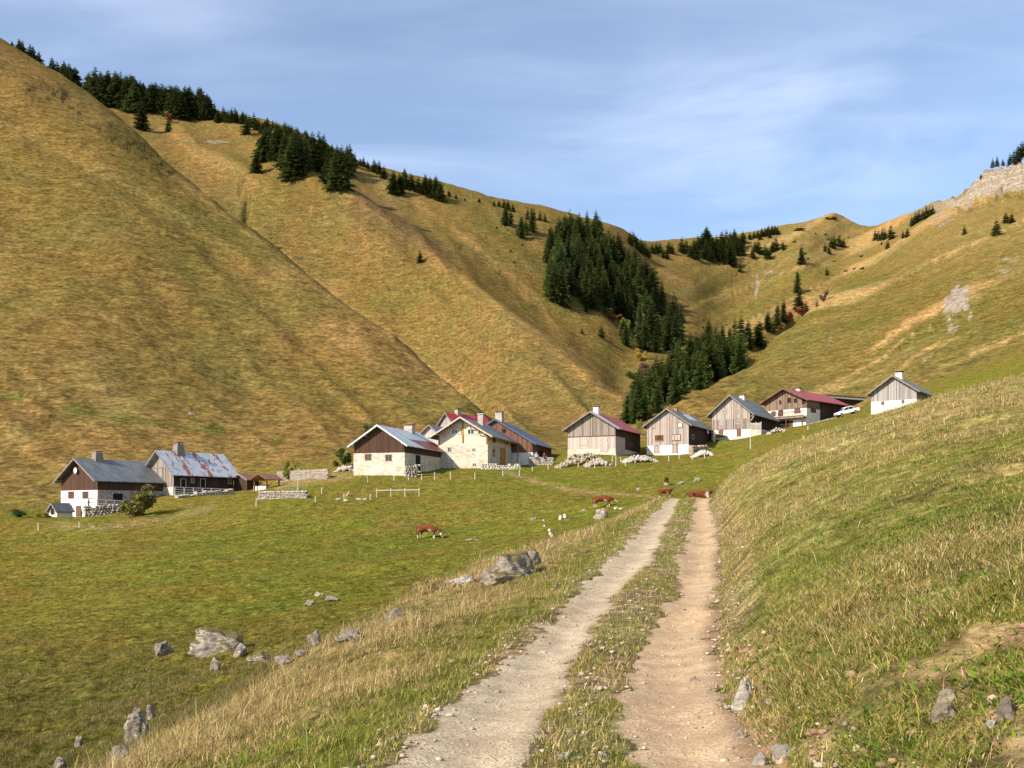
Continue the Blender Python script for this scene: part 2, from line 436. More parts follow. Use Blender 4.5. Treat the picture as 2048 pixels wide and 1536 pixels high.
# ------------------------------------------------------------------ material helpers
class NT:
    def __init__(s, name):
        s.m = bpy.data.materials.new(name); s.m.use_nodes = True
        s.n = s.m.node_tree.nodes; s.l = s.m.node_tree.links; s.n.clear()
        s.out = s.n.new('ShaderNodeOutputMaterial'); s.p = s.n.new('ShaderNodeBsdfPrincipled')
        s.l.new(s.p.outputs[0], s.out.inputs['Surface'])
        s.p.inputs['Roughness'].default_value = 0.85
        s.p.inputs['Specular IOR Level'].default_value = 0.25
    def node(s, t, **kw):
        n = s.n.new(t)
        for k, v in kw.items(): setattr(n, k, v)
        return n
    def setin(s, n, k, v):
        if v is None: return
        if hasattr(v, 'is_linked') or isinstance(v, bpy.types.NodeSocket): s.l.new(v, n.inputs[k])
        else:
            if isinstance(v, (tuple, list)) and n.inputs[k].type == 'RGBA' and len(v) == 3: v = (*v, 1)
            n.inputs[k].default_value = v
    def coord(s, kind='Object'): return s.node('ShaderNodeTexCoord').outputs[kind]
    def pos(s): return s.node('ShaderNodeNewGeometry').outputs['Position']
    def mapping(s, vec, scale=(1, 1, 1), rot=(0, 0, 0), loc=(0, 0, 0)):
        n = s.node('ShaderNodeMapping'); s.l.new(vec, n.inputs['Vector'])
        n.inputs['Scale'].default_value = scale; n.inputs['Rotation'].default_value = rot; n.inputs['Location'].default_value = loc
        return n.outputs[0]
    def noise(s, vec, scale, detail=4, rough=0.55, out='Fac', dist=0.0):
        n = s.node('ShaderNodeTexNoise'); s.l.new(vec, n.inputs['Vector'])
        n.inputs['Scale'].default_value = scale; n.inputs['Detail'].default_value = detail; n.inputs['Roughness'].default_value = rough
        n.inputs['Distortion'].default_value = dist
        return n.outputs[out]
    def math(s, op, a, b=None, c=None):
        n = s.node('ShaderNodeMath', operation=op)
        for i, v in enumerate((a, b, c)):
            if v is not None: s.setin(n, i, v)
        return n.outputs[0]
    def ramp(s, fac, lo, hi, a=0.0, b=1.0, smooth=True):
        n = s.node('ShaderNodeMapRange'); n.interpolation_type = 'SMOOTHSTEP' if smooth else 'LINEAR'
        s.setin(n, 'Value', fac); s.setin(n, 'From Min', lo); s.setin(n, 'From Max', hi); s.setin(n, 'To Min', a); s.setin(n, 'To Max', b)
        return n.outputs[0]
    def mix(s, fac, a, b, blend='MIX'):
        n = s.node('ShaderNodeMix', data_type='RGBA', blend_type=blend)
        s.setin(n, 'Factor', fac); s.setin(n, 'A', a); s.setin(n, 'B', b)
        return n.outputs['Result']
    def scale(s, col, f):
        n = s.node('ShaderNodeVectorMath', operation='SCALE'); s.setin(n, 0, col); s.setin(n, 'Scale', f); return n.outputs[0]
    def attr(s, name):
        n = s.node('ShaderNodeAttribute'); n.attribute_name = name; return n
    def bump(s, h, strength=0.5, dist=0.05, normal=None):
        n = s.node('ShaderNodeBump'); s.setin(n, 'Height', h); n.inputs['Strength'].default_value = strength; n.inputs['Distance'].default_value = dist
        if normal is not None: s.l.new(normal, n.inputs['Normal'])
        s.l.new(n.outputs[0], s.p.inputs['Normal']); return n.outputs[0]
    def base(s, c): s.setin(s.p, 'Base Color', c)
    def set(s, **kw):
        for k, v in kw.items(): s.setin(s.p, k.replace('_', ' '), v)
        return s

def mat_ground(name, hills):
    t = NT(name); P = t.pos(); a = t.attr('gcol'); col = a.outputs['Color']; rock = a.outputs['Alpha']
    if hills:
        v = t.mapping(P, scale=(0.55, 0.55, 1.7))
        n1 = t.noise(v, 0.35, 9, 0.72); n2 = t.noise(v, 1.3, 6, 0.7); n3 = t.noise(P, 0.03, 5, 0.6)
        tus = t.math('MULTIPLY', t.ramp(n2, 0.36, 0.66, 0.55, 1.38), t.ramp(t.noise(t.mapping(P, scale=(0.6, 0.6, 1.5)), 0.62, 4, 0.75), 0.28, 0.44, 0.40, 1.0))
    else:
        v = P
        n1 = t.noise(P, 0.8, 10, 0.76); n2 = t.noise(P, 3.2, 7, 0.76); n3 = t.noise(P, 0.16, 5, 0.6)
        tus = t.math('MULTIPLY', t.ramp(n2, 0.34, 0.68, 0.48, 1.40), t.ramp(t.noise(P, 1.7, 5, 0.75), 0.30, 0.48, 0.45, 1.0))  # tuft tone; the darker mottling also paints in the meadow's fine shadows
    f1 = t.ramp(n1, 0.32, 0.70, 0.68 if hills else 0.55, 1.30 if hills else 1.40)
    if hills:
        ter = t.noise(t.mapping(P, scale=(0.22, 0.22, 1.3)), 1.0, 6, 0.7)
        f1 = t.math('MULTIPLY', f1, t.ramp(ter, 0.38, 0.56, 0.84, 1.07))  # terracette shading, painted as darker streaks into the hill colour
    c = t.scale(col, t.math('MULTIPLY', f1, tus))
    # drift of the hue: dry straw and greener tufts
    dry = t.mix(1.0, c, (1.10, 1.0, 0.95), 'MULTIPLY'); grn = t.mix(1.0, c, (0.92, 1.0, 0.92), 'MULTIPLY')
    c2 = t.mix(t.ramp(n3, 0.35, 0.65), grn, dry)
    c2 = t.mix(t.ramp(n1, 0.55, 0.75, 0, 0.6), c2, t.mix(1.0, c2, (1.22, 1.08, 1.05), 'MULTIPLY'))
    # bare limestone / scree where alpha says so
    vor = t.node('ShaderNodeTexVoronoi'); t.l.new(t.mapping(P, scale=(1, 1, 0.6)), vor.inputs['Vector']); vor.inputs['Scale'].default_value = 0.22 if hills else 6
    rn = t.noise(P, 0.5 if hills else 5, 10, 0.75)
    strat = t.noise(t.mapping(P, scale=(0.25, 0.25, 2.6), rot=(0, R(24), 0)), 0.12, 6, 0.7)
    rc = t.mix(t.ramp(rn, 0.36, 0.66), (0.16, 0.125, 0.09), (0.50, 0.42, 0.32))
    rc = t.mix(t.ramp(strat, 0.42, 0.55, 0, 0.65), rc, (0.22, 0.17, 0.12))
    fac = t.ramp(t.math('ADD', rock, t.math('MULTIPLY', t.math('SUBTRACT', t.noise(P, 0.16 if hills else 5, 10, 0.8), 0.5), 2.6)), 0.46, 0.60)
    t.base(t.mix(fac, c2, rc))
    t.set(Roughness=1.0, Specular_IOR_Level=0.0)
    h = t.math('ADD', t.math('MULTIPLY', n1, 1.0), t.math('MULTIPLY', n2, 0.55))
    t.bump(h, 0.9, 0.75 if hills else 0.16)
    return t.m
def mat_attr(name, rough=0.8, transl=0.35):
    t = NT(name); a = t.attr('gcol')
    d = t.node('ShaderNodeBsdfDiffuse'); tr = t.node('ShaderNodeBsdfTranslucent'); mx = t.node('ShaderNodeMixShader')
    t.l.new(a.outputs['Color'], d.inputs['Color']); t.l.new(a.outputs['Color'], tr.inputs['Color'])
    mx.inputs[0].default_value = transl
    t.l.new(d.outputs[0], mx.inputs[1]); t.l.new(tr.outputs[0], mx.inputs[2]); t.l.new(mx.outputs[0], t.out.inputs['Surface'])
    return t.m
def mat_track():
    t = NT('track gravel'); P = t.pos(); a = t.attr('gcol')
    n1 = t.noise(P, 3.0, 9, 0.7); n2 = t.noise(P, 34, 5, 0.75); n3 = t.noise(P, 0.7, 5, 0.6)
    vo = t.node('ShaderNodeTexVoronoi'); t.l.new(P, vo.inputs['Vector']); vo.inputs['Scale'].default_value = 26; vo.inputs['Randomness'].default_value = 1
    peb = t.math('MULTIPLY', t.ramp(vo.outputs['Distance'], 0.42, 0.18), t.ramp(n1, 0.45, 0.62))
    c = t.scale(a.outputs['Color'], t.math('MULTIPLY', t.ramp(n2, 0.3, 0.7, 0.66, 1.30), t.ramp(n1, 0.3, 0.7, 0.74, 1.2)))
    c = t.mix(t.ramp(n3, 0.42, 0.7, 0, 0.5), c, (0.30, 0.21, 0.13))
    c = t.mix(t.math('MULTIPLY', peb, 0.6), c, (0.50, 0.44, 0.37))
    t.base(c); t.set(Roughness=0.95, Specular_IOR_Level=0.1)
    t.bump(t.math('ADD', t.math('ADD', n1, t.math('MULTIPLY', n2, 0.5)), t.math('MULTIPLY', peb, 0.6)), 0.8, 0.035)
    return t.m

# ------------------------------------------------------------------ ground colour by place (albedo)
G_GREEN = np.array([0.145, 0.152, 0.036]); G_OLIVE = np.array([0.182, 0.146, 0.046]); G_BROWN = np.array([0.196, 0.143, 0.060])
G_DRY = np.array([0.34, 0.240, 0.110]); G_DIRT = np.array([0.36, 0.24, 0.13]); G_DARK = np.array([0.085, 0.10, 0.022])
def lerp(a, b, t): return a * (1 - t[:, None]) + b * t[:, None]
def seg_dist(u, p, pts):
    d = np.full(u.shape, 1e9)
    for (x0, y0), (x1, y1) in zip(pts[:-1], pts[1:]):
        dx, dy = x1 - x0, y1 - y0; t = np.clip(((u - x0) * dx + (p - y0) * dy) / (dx * dx + dy * dy), 0, 1)
        d = np.minimum(d, np.hypot(u - x0 - t * dx, p - y0 - t * dy))
    return d
def ground_color(X, Y, z):
    Yp = np.maximum(Y, 0.6); u = CX + F * X / Yp; p = HOR - F * z / Yp; s = X - tx(Y)
    foot = np.interp(u, US, Y_FOOT); n = len(X)
    hill = sstep(-12, 16, Y - foot + 6 * fbm(X / 9, Y / 9, 2))
    a = fbm(X / 23, Y / 23, 4); b = fbm(X / 6.5 + 50, Y / 6.5, 4)
    # meadow
    c = lerp(np.tile(G_GREEN, (n, 1)), np.tile(G_OLIVE, (n, 1)), np.clip(0.35 + 0.55 * a + 0.35 * b, 0, 1))
    c = lerp(c, np.tile(G_BROWN, (n, 1)), np.clip(0.9 * b - 0.30, 0, 0.8))
    lowleft = sstep(70, 30, Y) * sstep(900, 300, u)
    c = lerp(c, np.tile(np.array([0.100, 0.098, 0.034]), (n, 1)), 0.75 * lowleft)
    # hills
    wide = fbm(X / 95 + 4, Y / 95, 3); rg = sstep(1330, 1500, u)
    hc = lerp(np.tile(G_OLIVE, (n, 1)), np.tile(G_BROWN, (n, 1)), np.clip(0.55 + 0.5 * wide + 0.25 * a, 0, 1))
    r = ribs(u, p, z); rl = ribs_l(u, p)
    hc = lerp(hc, np.tile(G_DRY, (n, 1)), np.clip((1 - rg) * (0.55 * sstep(0.72, 0.99, rl) * sstep(-0.2, 0.5, a + wide) + 0.12), 0, 1))
    hr = lerp(np.tile(np.array([0.172, 0.148, 0.044]), (n, 1)), np.tile(G_DRY * 1.25, (n, 1)), np.clip(sstep(0.42, 0.85, r) * 1.1 + 0.12 * a + 0.10 + sstep(600, 430, p) * 0.28, 0, 1))
    hr = lerp(hr, np.tile(G_OLIVE, (n, 1)), sstep(760, 820, p) * 0.5)
    hc = hc * np.array([0.94, 0.865, 0.70]); hr = hr * np.array([0.87, 0.80, 0.70])
    c = c * np.array([1.13, 1.06, 0.74])
    hc = lerp(hc, hr, rg)
    # bands and lines of the left hill sides: pale spur crests, the green wet strip, brown shade painted between the spurs
    for pts, w, k in (([(698, 383), (762, 431), (825, 482), (927, 560), (1011, 621), (1125, 713), (1196, 768), (1245, 802)], 7, 0.8),
                      ([(808, 383), (863, 428), (927, 474), (990, 527), (1060, 600)], 6, 0.6),
                      ([(340, 345), (480, 456), (640, 580), (800, 690), (960, 820)], 8, 0.75),
                      ([(0, 250), (130, 300), (300, 395), (480, 520), (560, 585)], 9, 0.45), ([(960, 500), (1074, 596), (1130, 690)], 6, 0.5)):
        dd = seg_dist(u, p, pts) + 5 * fbm(u / 30, p / 30, 2)
        hc = lerp(hc, np.tile(G_DRY * np.array([1.02, 0.92, 0.68]), (n, 1)), (1 - rg) * k * np.exp(-(dd / w) ** 2))
    dd = seg_dist(u, p, [(720, 400), (800, 440), (880, 500)]) + 16 * fbm(u / 40, p / 40, 2)
    hc = lerp(hc, np.tile(np.array([0.20, 0.115, 0.055]), (n, 1)), 0.8 * np.exp(-(dd / 26) ** 2))  # shaded face of the hollow, put into the ground colour
    dd = seg_dist(u, p, [(-60, 775), (0, 790), (150, 818), (280, 845), (420, 856), (560, 884), (680, 905)]) + 4 * fbm(u / 24, p / 12, 2)
    hc = lerp(hc, np.tile(G_DARK * 1.15, (n, 1)), 0.85 * np.exp(-(dd / 8) ** 2) * sstep(-0.5, 0.3, fbm(u / 60, p / 90, 2)))
    # dark peaty gully and broken turf near the left crest
    gl = np.exp(-((u - np.interp(p, [360, 440, 520], [488, 497, 512]) - 9 * fbm(p / 22.0, u * 0, 3)) / 4) ** 2) * sstep(350, 375, p) * sstep(540, 510, p) * (Y > 380) * sstep(-0.25, 0.15, fbm(p / 9.0, u / 9.0, 2))
    crag = sstep(0.30, 0.55, fbm(u / 16.0, p / 7.0, 3)) * np.exp(-(seg_dist(u, p, [(60, 185), (120, 190), (200, 250), (270, 290), (340, 350)]) / 22) ** 2) * (Y < 440)
    crag = np.maximum(crag, sstep(0.45, 0.6, fbm(u / 13.0 + 5, p / 5.0, 3)) * np.exp(-(seg_dist(u, p, [(900, 498), (945, 500)]) / 10) ** 2))
    crag = np.maximum(crag, sstep(0.5, 0.65, fbm(u / 11.0 + 9, p / 4.0, 3)) * 0.8 * np.exp(-(seg_dist(u, p, [(830, 520), (880, 545)]) / 12) ** 2))
    hc = lerp(hc, np.tile(np.array([0.035, 0.030, 0.016]), (n, 1)), np.clip(0.85 * gl + 0.8 * crag, 0, 1))
    c = lerp(c, hc, hill)
    # dry verge, bank
    vz = sstep(-1.3, -2.4, s) * sstep(-7.5, -4.5, s) * sstep(72, 52, Y)
    c = lerp(c, np.tile(G_DRY * 0.85, (n, 1)), 0.85 * vz)
    bz = sstep(1.3, 1.8, s) * sstep(75, 60, Y)
    bc = lerp(np.tile(np.array([0.215, 0.195, 0.055]), (n, 1)), np.tile(np.array([0.38, 0.30, 0.115]), (n, 1)), np.clip(0.25 + 0.6 * fbm(X / 1.5, Y / 1.5, 3) + 0.3 * sstep(18, 40, Y), 0, 1))
    c = lerp(c, bc, bz)
    corner = sstep(1.4, 2.2, s) * sstep(7.4, 5.6, Y + 1.1 * fbm(X * 1.4, Y * 1.4, 4)) * sstep(1400, 1700, u)
    cut = np.exp(-((s - 1.5) / 0.35) ** 2) * sstep(22, 12, Y)
    c = lerp(c, np.tile(G_DIRT, (n, 1)), np.clip(0.9 * corner + 0.8 * cut * sstep(-0.3, 0.4, fbm(Y / 2.5, X / 3, 2)), 0, 1))
    strip = (1 - sstep(1.15, 1.85, np.abs(s) + 0.25 * fbm(X * 2, Y * 1.3, 3))) * sstep(80, 60, Y)
    c = lerp(c, np.tile(np.array([0.33, 0.245, 0.135]), (n, 1)), strip)
    # beaten paths in the meadow
    for pts, w in (([(1010, 945), (1060, 960), (1120, 975), (1180, 985)], 3.5), ([(1180, 985), (1290, 992), (1330, 1000)], 2.5)):
        dd = seg_dist(u, p, pts); c = lerp(c, np.tile(G_DIRT * 0.95, (n, 1)), 0.7 * np.exp(-(dd / w) ** 2) * (Y > 60))
    dd = seg_dist(u, p, [(560, 975), (640, 955), (700, 950)]); c = lerp(c, np.tile(G_DRY, (n, 1)), 0.7 * np.exp(-(dd / 9) ** 2) * (Y > 100))
    dd = seg_dist(u, p, [(110, 1052), (200, 1056), (330, 1040), (420, 1015)]); c = lerp(c, np.tile(G_DRY * 0.9, (n, 1)), 0.6 * np.exp(-(dd / 7) ** 2) * (Y > 100))
    # bare rock
    rock = np.zeros(n)
    for (cu, cp, ru, rp, k) in ((1912, 606, 30, 34, 1.0), (1908, 655, 12, 22, 0.7), (2030, 520, 30, 18, 0.5), (2010, 545, 20, 12, 0.45), (1840, 715, 60, 12, 0.36), (1790, 742, 70, 8, 0.28),
                            (1860, 425, 50, 14, 0.55), (1900, 405, 40, 16, 0.7), (1880, 445, 30, 10, 0.5), (1660, 690, 8, 16, 0.5), (1512, 570, 6, 30, 0.6), (1540, 545, 26, 5, 0.5),
                            (530, 777, 12, 7, 0.5), (430, 284, 24, 5, 0.6), (390, 828, 40, 4, 0.55), (228, 747, 16, 4, 0.4)):
        uw = u + 0.75 * ru * fbm(u / (ru * 1.1) + cu, p / (rp * 0.9), 4); pw = p + 0.75 * rp * fbm(u / ru + 31, p / (rp * 0.8) + cp, 4)
        q = ((uw - cu) / ru) ** 2 + ((pw - cp) / rp) ** 2
        rock = np.maximum(rock, k * np.exp(-q * q * 0.8))
    rock *= (Y > foot + 10)
    edge = np.interp(u, [1870, 1900, 1950, 2048, 2300], [430, 412, 396, 380, 300])
    rock = np.maximum(rock, sstep(1900, 1950, u) * sstep(6, -6, p - edge) * (Y > 600) * np.where(p < np.interp(u, [1900, 1951, 1982, 2022, 2048], [405, 365, 343, 330, 318]), 0.55, 0.98))
    return np.concatenate([c, rock[:, None]], 1)

# ------------------------------------------------------------------ ground and hills sheet
def build_terrain():
    rows = [1.2]
    while rows[-1] < 2000:
        y = rows[-1]; rows.append(y + max(0.07, y * (0.0115 if y < 1200 else 0.05)))
    rows = np.array(rows); ncol = 1060
    t = np.linspace(-1, 1, ncol)
    Y = np.repeat(rows[:, None], ncol, 1); X = t[None, :] * (rows[:, None] * 0.70 + 7.0)
    x = X.ravel(); y = Y.ravel()
    z = H(x, y); c = ground_color(x, y, z)
    nr = len(rows); idx = np.arange(nr * ncol).reshape(nr, ncol)
    q = np.stack([idx[:-1, :-1], idx[:-1, 1:], idx[1:, 1:], idx[1:, :-1]], -1).reshape(-1, 4)
    u = CX + F * x / y; foot = np.interp(u, US, Y_FOOT) + 3
    m = (y > foot)[q].all(1)
    V = np.stack([x, y, z], 1)
    for name, sel, hl in (('ground', ~m, False), ('hills', m, True)):
        f = q[sel]; used = np.unique(f); mp = np.full(len(V), -1); mp[used] = np.arange(len(used))
        me = np_mesh(name, V[used], mp[f], True, c[used])
        o = link(name, me, mat_ground(name + ' turf', hl)); tag(o, kind='structure')
        o['label'] = 'sloping green and straw coloured alpine pasture' if not hl else 'steep dry grass mountain sides round the valley'

def rut_mask(s, Y):
    n = 0.10 * fbm(s * 1.6 + 3, Y * 1.2, 3) + 0.10 * fbm(s * 0.4, Y * 0.28 + 7, 2) + 0.10 * fbm(s * 5, Y * 4, 3)
    l = 0.36 - np.abs(s + 0.74) + n
    r = 0.39 - np.abs(s - 0.78) + n
    return np.maximum(l, r)
def build_track():
    ys = [1.6]
    while ys[-1] < 84: ys.append(ys[-1] + max(0.045, ys[-1] * 0.0055))
    ys = np.array(ys); ss = np.arange(-1.75, 1.76, 0.045)
    S, Yg = np.meshgrid(ss, ys); s = S.ravel(); y = Yg.ravel(); x = tx(y) + s
    m = rut_mask(s, y)
    z = H(x, y) + 0.014 * np.clip(m / 0.12, -1.6, 1) + 0.007 * fbm(x * 5, y * 5, 3) * (m > 0)
    k = sstep(-0.2, 0.2, s)
    c = np.array([0.51, 0.40, 0.265])[None] * (1 - k[:, None]) + np.array([0.54, 0.375, 0.215])[None] * k[:, None]
    c = lerp(c, np.tile(np.array([0.34, 0.25, 0.14]), (len(s), 1)), sstep(0.12, -0.02, m) * 0.8)
    c = lerp(c, np.tile(np.array([0.33, 0.20, 0.11]), (len(s), 1)), sstep(1.0, 1.25, s + 0.12 * fbm(y * 0.8, s * 2, 2)))
    nr, nc = Yg.shape; idx = np.arange(nr * nc).reshape(nr, nc)
    q = np.stack([idx[:-1, :-1], idx[:-1, 1:], idx[1:, 1:], idx[1:, :-1]], -1).reshape(-1, 4)
    keep = (m > -0.12)[q].any(1); q = q[keep]
    used = np.unique(q); mp = np.full(len(s), -1); mp[used] = np.arange(len(used))
    o = link('track', np_mesh('track', np.stack([x, y, z], 1)[used], mp[q], True, c[used]), mat_track())
    tag(o, 'stony farm track of two pale wheel ruts climbing to the hamlet', kind='structure')

# ------------------------------------------------------------------ grass
def blades(name, X, Y, h, w, cols, mat, label, lean=0.45, three=False, rise=None):
    n = len(X); Z = H(X, Y) - 0.015
    az = RNG.random(n) * 2 * np.pi; fa = az + np.pi / 2 + RNG.normal(0, 0.5, n)
    ln = np.abs(RNG.normal(lean, lean * 0.5, n)) * h
    dx, dy = np.cos(az), np.sin(az); sx, sy = np.cos(fa) * w / 2, np.sin(fa) * w / 2
    B = np.stack([X, Y, Z], 1)
    def pt(f, l, side, wd): return B + np.stack([dx * ln * l + sx * side * wd, dy * ln * l + sy * side * wd, h * f], 1)
    if three:
        P = np.stack([pt(0, 0, -1, 1), pt(0, 0, 1, 1), pt(0.93, 1, 0, 0)], 1); V = P.reshape(-1, 3)
        Fc = np.arange(n * 3).reshape(-1, 3); k = 3
    else:
        P = np.stack([pt(0, 0, -1, 1), pt(0, 0, 1, 1), pt(0.6, 0.35, 1, 0.8), pt(0.6, 0.35, -1, 0.8), pt(0.92, 1, 0, 0)], 1); V = P.reshape(-1, 3)
        b = np.arange(n)[:, None] * 5; Fc = [b + np.array([[0, 1, 2, 3]]), b + np.array([[3, 2, 4]])]; k = 5
    me = np_mesh(name, V, Fc, False, np.repeat(cols, k, 0))
    o = link(name, me, mat); tag(o, label, 'grass', kind='stuff'); return o
def clumped(n, x0, x1, ylo, yhi, per=7, spread=0.05):
    """tuft centres spread evenly over the view, each with a few blades"""
    m = n // per
    cy = np.exp(RNG.uniform(math.log(ylo), math.log(yhi), m)); f = RNG.random(m)
    cx = x0(cy) + (x1(cy) - x0(cy)) * f
    X = np.repeat(cx, per) + RNG.normal(0, spread, m * per) * np.repeat(np.sqrt(cy), per) * 0.5
    Y = np.repeat(cy, per) + RNG.normal(0, spread, m * per) * np.repeat(np.sqrt(cy), per) * 0.5
    return X, Y, np.repeat(np.arange(m), per)
C_LEAF = np.array([[0.24, 0.28, 0.042], [0.33, 0.32, 0.06], [0.17, 0.235, 0.038], [0.41, 0.35, 0.085]])
C_DRYB = np.array([[0.64, 0.47, 0.20], [0.74, 0.58, 0.30], [0.50, 0.33, 0.13], [0.34, 0.215, 0.095]])
def blade_cols(n, dryp):
    l = C_LEAF[RNG.integers(0, 4, n)]; d = C_DRYB[RNG.integers(0, 4, n)]
    c = np.where((RNG.random(n) < dryp)[:, None], d, l) * RNG.uniform(0.6, 1.25, n)[:, None]
    return c
def grow_grass():
    gm = mat_attr('grass blades', transl=0.42)
    # right bank
    X, Y, g = clumped(470000, lambda y: tx(y) + 1.28, lambda y: y * 0.60 + 1.5, 3.6, 62, 7)
    s = X - tx(Y); k = (s > 1.2) & (X < Y * 0.66 + 2)
    bare = (np.maximum(sstep(7.4, 5.6, Y + 1.1 * fbm(X * 1.4, Y * 1.4, 4)) * sstep(1400, 1700, CX + F * X / Y), 0.9 * (fbm(X / 0.9 + 21, Y / 0.9, 3) > 0.62)) > 0.45) & (RNG.random(len(X)) < np.clip(0.72 - 0.9 * fbm(X * 1.1 + 4, Y * 1.1, 3), 0.15, 0.95))
    cut = (s < 1.75) & (Y < 20) & (fbm(Y / 2.5, X / 3, 2) > -0.15) & (RNG.random(len(X)) < 0.8)
    k &= ~bare & ~cut; X, Y, s = X[k], Y[k], s[k]; n = len(X)
    u = CX + F * X / Y; z = H(X, Y); p = HOR - F * z / Y
    top = np.interp(u, SIL_U, SIL_P)
    patch = fbm(X / 2.4 + 3, Y / 2.4, 4)
    far = sstep(12, 34, Y)
    dryp = np.clip(0.20 + 0.50 * patch + 0.46 * far + 0.32 * np.exp(-(s - 1.4) / 0.8) * sstep(12, 25, Y), 0.08, 0.93)
    tall = (RNG.random(n) < 0.007 + 0.06 * far * np.clip(0.5 + patch, 0, 1))
    h = np.where(tall, RNG.uniform(0.15, 0.38, n), RNG.uniform(0.03, 0.095, n)) * (0.8 + 0.3 * patch)
    c = blade_cols(n, np.where(tall, 0.92, dryp))
    w = np.maximum(np.where(tall, 0.0045, 0.008), 0.00042 * Y) * RNG.uniform(0.7, 1.3, n)
    blades('bank_grass', X, Y, h, w, c, gm, 'sunlit mixed green and straw grass on the steep right hand bank', 0.95)
    # broad leaved weeds in the near bank
    X, Y, g = clumped(46000, lambda y: tx(y) + 1.45, lambda y: y * 0.60 + 1.5, 3.8, 20, 8, 0.03)
    a = fbm(X / 0.8 + 9, Y / 0.8, 3); k = (RNG.random(len(X)) < np.clip(0.45 + 1.1 * a, 0.05, 1)); X, Y = X[k], Y[k]; n = len(X)
    c = C_LEAF[RNG.integers(0, 3, n)] * np.array([0.85, 1.05, 0.9]) * RNG.uniform(0.7, 1.15, n)[:, None]
    blades('bank_weeds', X, Y, RNG.uniform(0.02, 0.07, n), RNG.uniform(0.012, 0.03, n), c, gm, 'low green broad leaved weeds between the bank grass', 1.5)
    # dry verge on the left of the track
    X, Y, g = clumped(200000, lambda y: tx(y) - 1.2 - pchip(LATY, LATW, y) - 2.6, lambda y: tx(y) - 1.15, 4.2, 66, 7)
    s = tx(Y) - 1.2 - X; lat = pchip(LATY, LATW, Y); w_ = s / lat; n = len(X)
    patch = fbm(X / 1.8, Y / 1.8, 3)
    mid = np.exp(-((w_ - 0.75) / 0.5) ** 2)
    dryp = np.clip(0.12 + 0.60 * sstep(0.10, 0.6, w_ + 0.2 * patch) + 0.28 * patch, 0.05, 0.85)
    tall = RNG.random(n) < 0.17 * mid * np.clip(0.6 + patch, 0.1, 1)
    h = np.where(tall, RNG.uniform(0.12, 0.34, n), RNG.uniform(0.035, 0.11, n))
    k = (RNG.random(n) < sstep(-0.15, 0.55, s + 0.25 * fbm(Y * 1.5, X * 1.5, 3))) & ~((w_ > 1.5) & (RNG.random(n) < 0.75)); 
    c = blade_cols(n, np.where(tall, 0.94, dryp)); w = np.maximum(np.where(tall, 0.0045, 0.008), 0.00042 * Y) * RNG.uniform(0.7, 1.3, n)
    blades('verge_grass', X[k], Y[k], h[k], w[k], c[k], gm, 'tall straw coloured grass on the verge left of the track', 0.8)
    # middle strip
    X, Y, g = clumped(110000, lambda y: tx(y) - 1.5, lambda y: tx(y) + 1.4, 4.0, 62, 6, 0.035)
    s = X - tx(Y); k = (rut_mask(s, Y) < -0.03) & (np.abs(s) < 1.5); X, Y = X[k], Y[k]; n = len(X)
    patch = fbm(X / 0.9, Y / 1.6, 3); k = RNG.random(n) < np.clip(0.72 + 0.9 * patch + 0.3 * sstep(14, 7, Y), 0.08, 1); X, Y, patch = X[k], Y[k], patch[k]; n = len(X)
    c = blade_cols(n, np.clip(0.35 - 0.5 * patch, 0.1, 0.8)); h = RNG.uniform(0.03, 0.10, n); w = np.maximum(0.008, 0.00045 * Y)
    blades('strip_grass', X, Y, h, w, c, gm, 'short grass strip growing between the two wheel ruts', 0.6)
    # meadow tufts
    X, Y, g = clumped(420000, lambda y: -0.60 * y - 2, lambda y: tx(y) - 3.5, 12, 115, 10, 0.05)
    k = (X < tx(Y) - 2.6 - pchip(LATY, LATW, Y) * 0.8); X, Y, g = X[k], Y[k], g[k]; n = len(X)
    a = fbm(X / 2.2, Y / 2.2, 3); b = fbm(X / 9 + 5, Y / 9, 3)
    k = RNG.random(n) < np.clip(0.55 + 0.8 * a, 0.05, 1); X, Y, a, b = X[k], Y[k], a[k], b[k]; n = len(X)
    dryp = np.clip(0.28 + 0.4 * b + 0.25 * sstep(60, 30, Y), 0.05, 0.85)
    c = blade_cols(n, dryp) * np.where(RNG.random(n) < 0.5, 0.42, 0.68)[:, None]
    h = RNG.uniform(0.04, 0.12, n) * (1 + 0.7 * sstep(60, 25, Y)); w = np.maximum(0.012, 0.00055 * Y)
    blades('meadow_grass', X, Y, h, w, c, gm, 'short tussocky grass all over the grazed meadow', 0.6, three=True)

# ------------------------------------------------------------------ stones
def mat_rock(name, base, dark, moss=0.25, scale=1.0):
    t = NT(name); P = t.coord('Object'); inf = t.node('ShaderNodeObjectInfo')
    n1 = t.noise(P, 2.2 * scale, 10, 0.75); n2 = t.noise(t.mapping(P, scale=(1, 1, 2.4)), 5 * scale, 8, 0.7); n3 = t.noise(P, 1.1 * scale, 5, 0.6)
    c = t.mix(t.ramp(n1, 0.36, 0.68), dark, base)
    c = t.mix(t.ramp(n2, 0.52, 0.62, 0, 0.75), c, tuple(v * 0.45 for v in dark))
    sn = t.node('ShaderNodeSeparateXYZ'); t.l.new(t.node('ShaderNodeNewGeometry').outputs['Normal'], sn.inputs[0])
    up = t.math('MULTIPLY', t.ramp(sn.outputs['Z'], 0.35, 0.85), moss * 0.55)
    c = t.mix(t.ramp(t.math('ADD', n3, up), 0.62 - moss * 0.1, 0.72 - moss * 0.1, 0, 0.9), c, (0.15, 0.125, 0.042))
    c = t.scale(c, t.ramp(inf.outputs['Random'], 0, 1, 0.85, 1.15, False))
    t.base(c); t.set(Roughness=0.95, Specular_IOR_Level=0.1)
    t.bump(t.math('ADD', n1, n2), 1.0, 0.14); return t.m
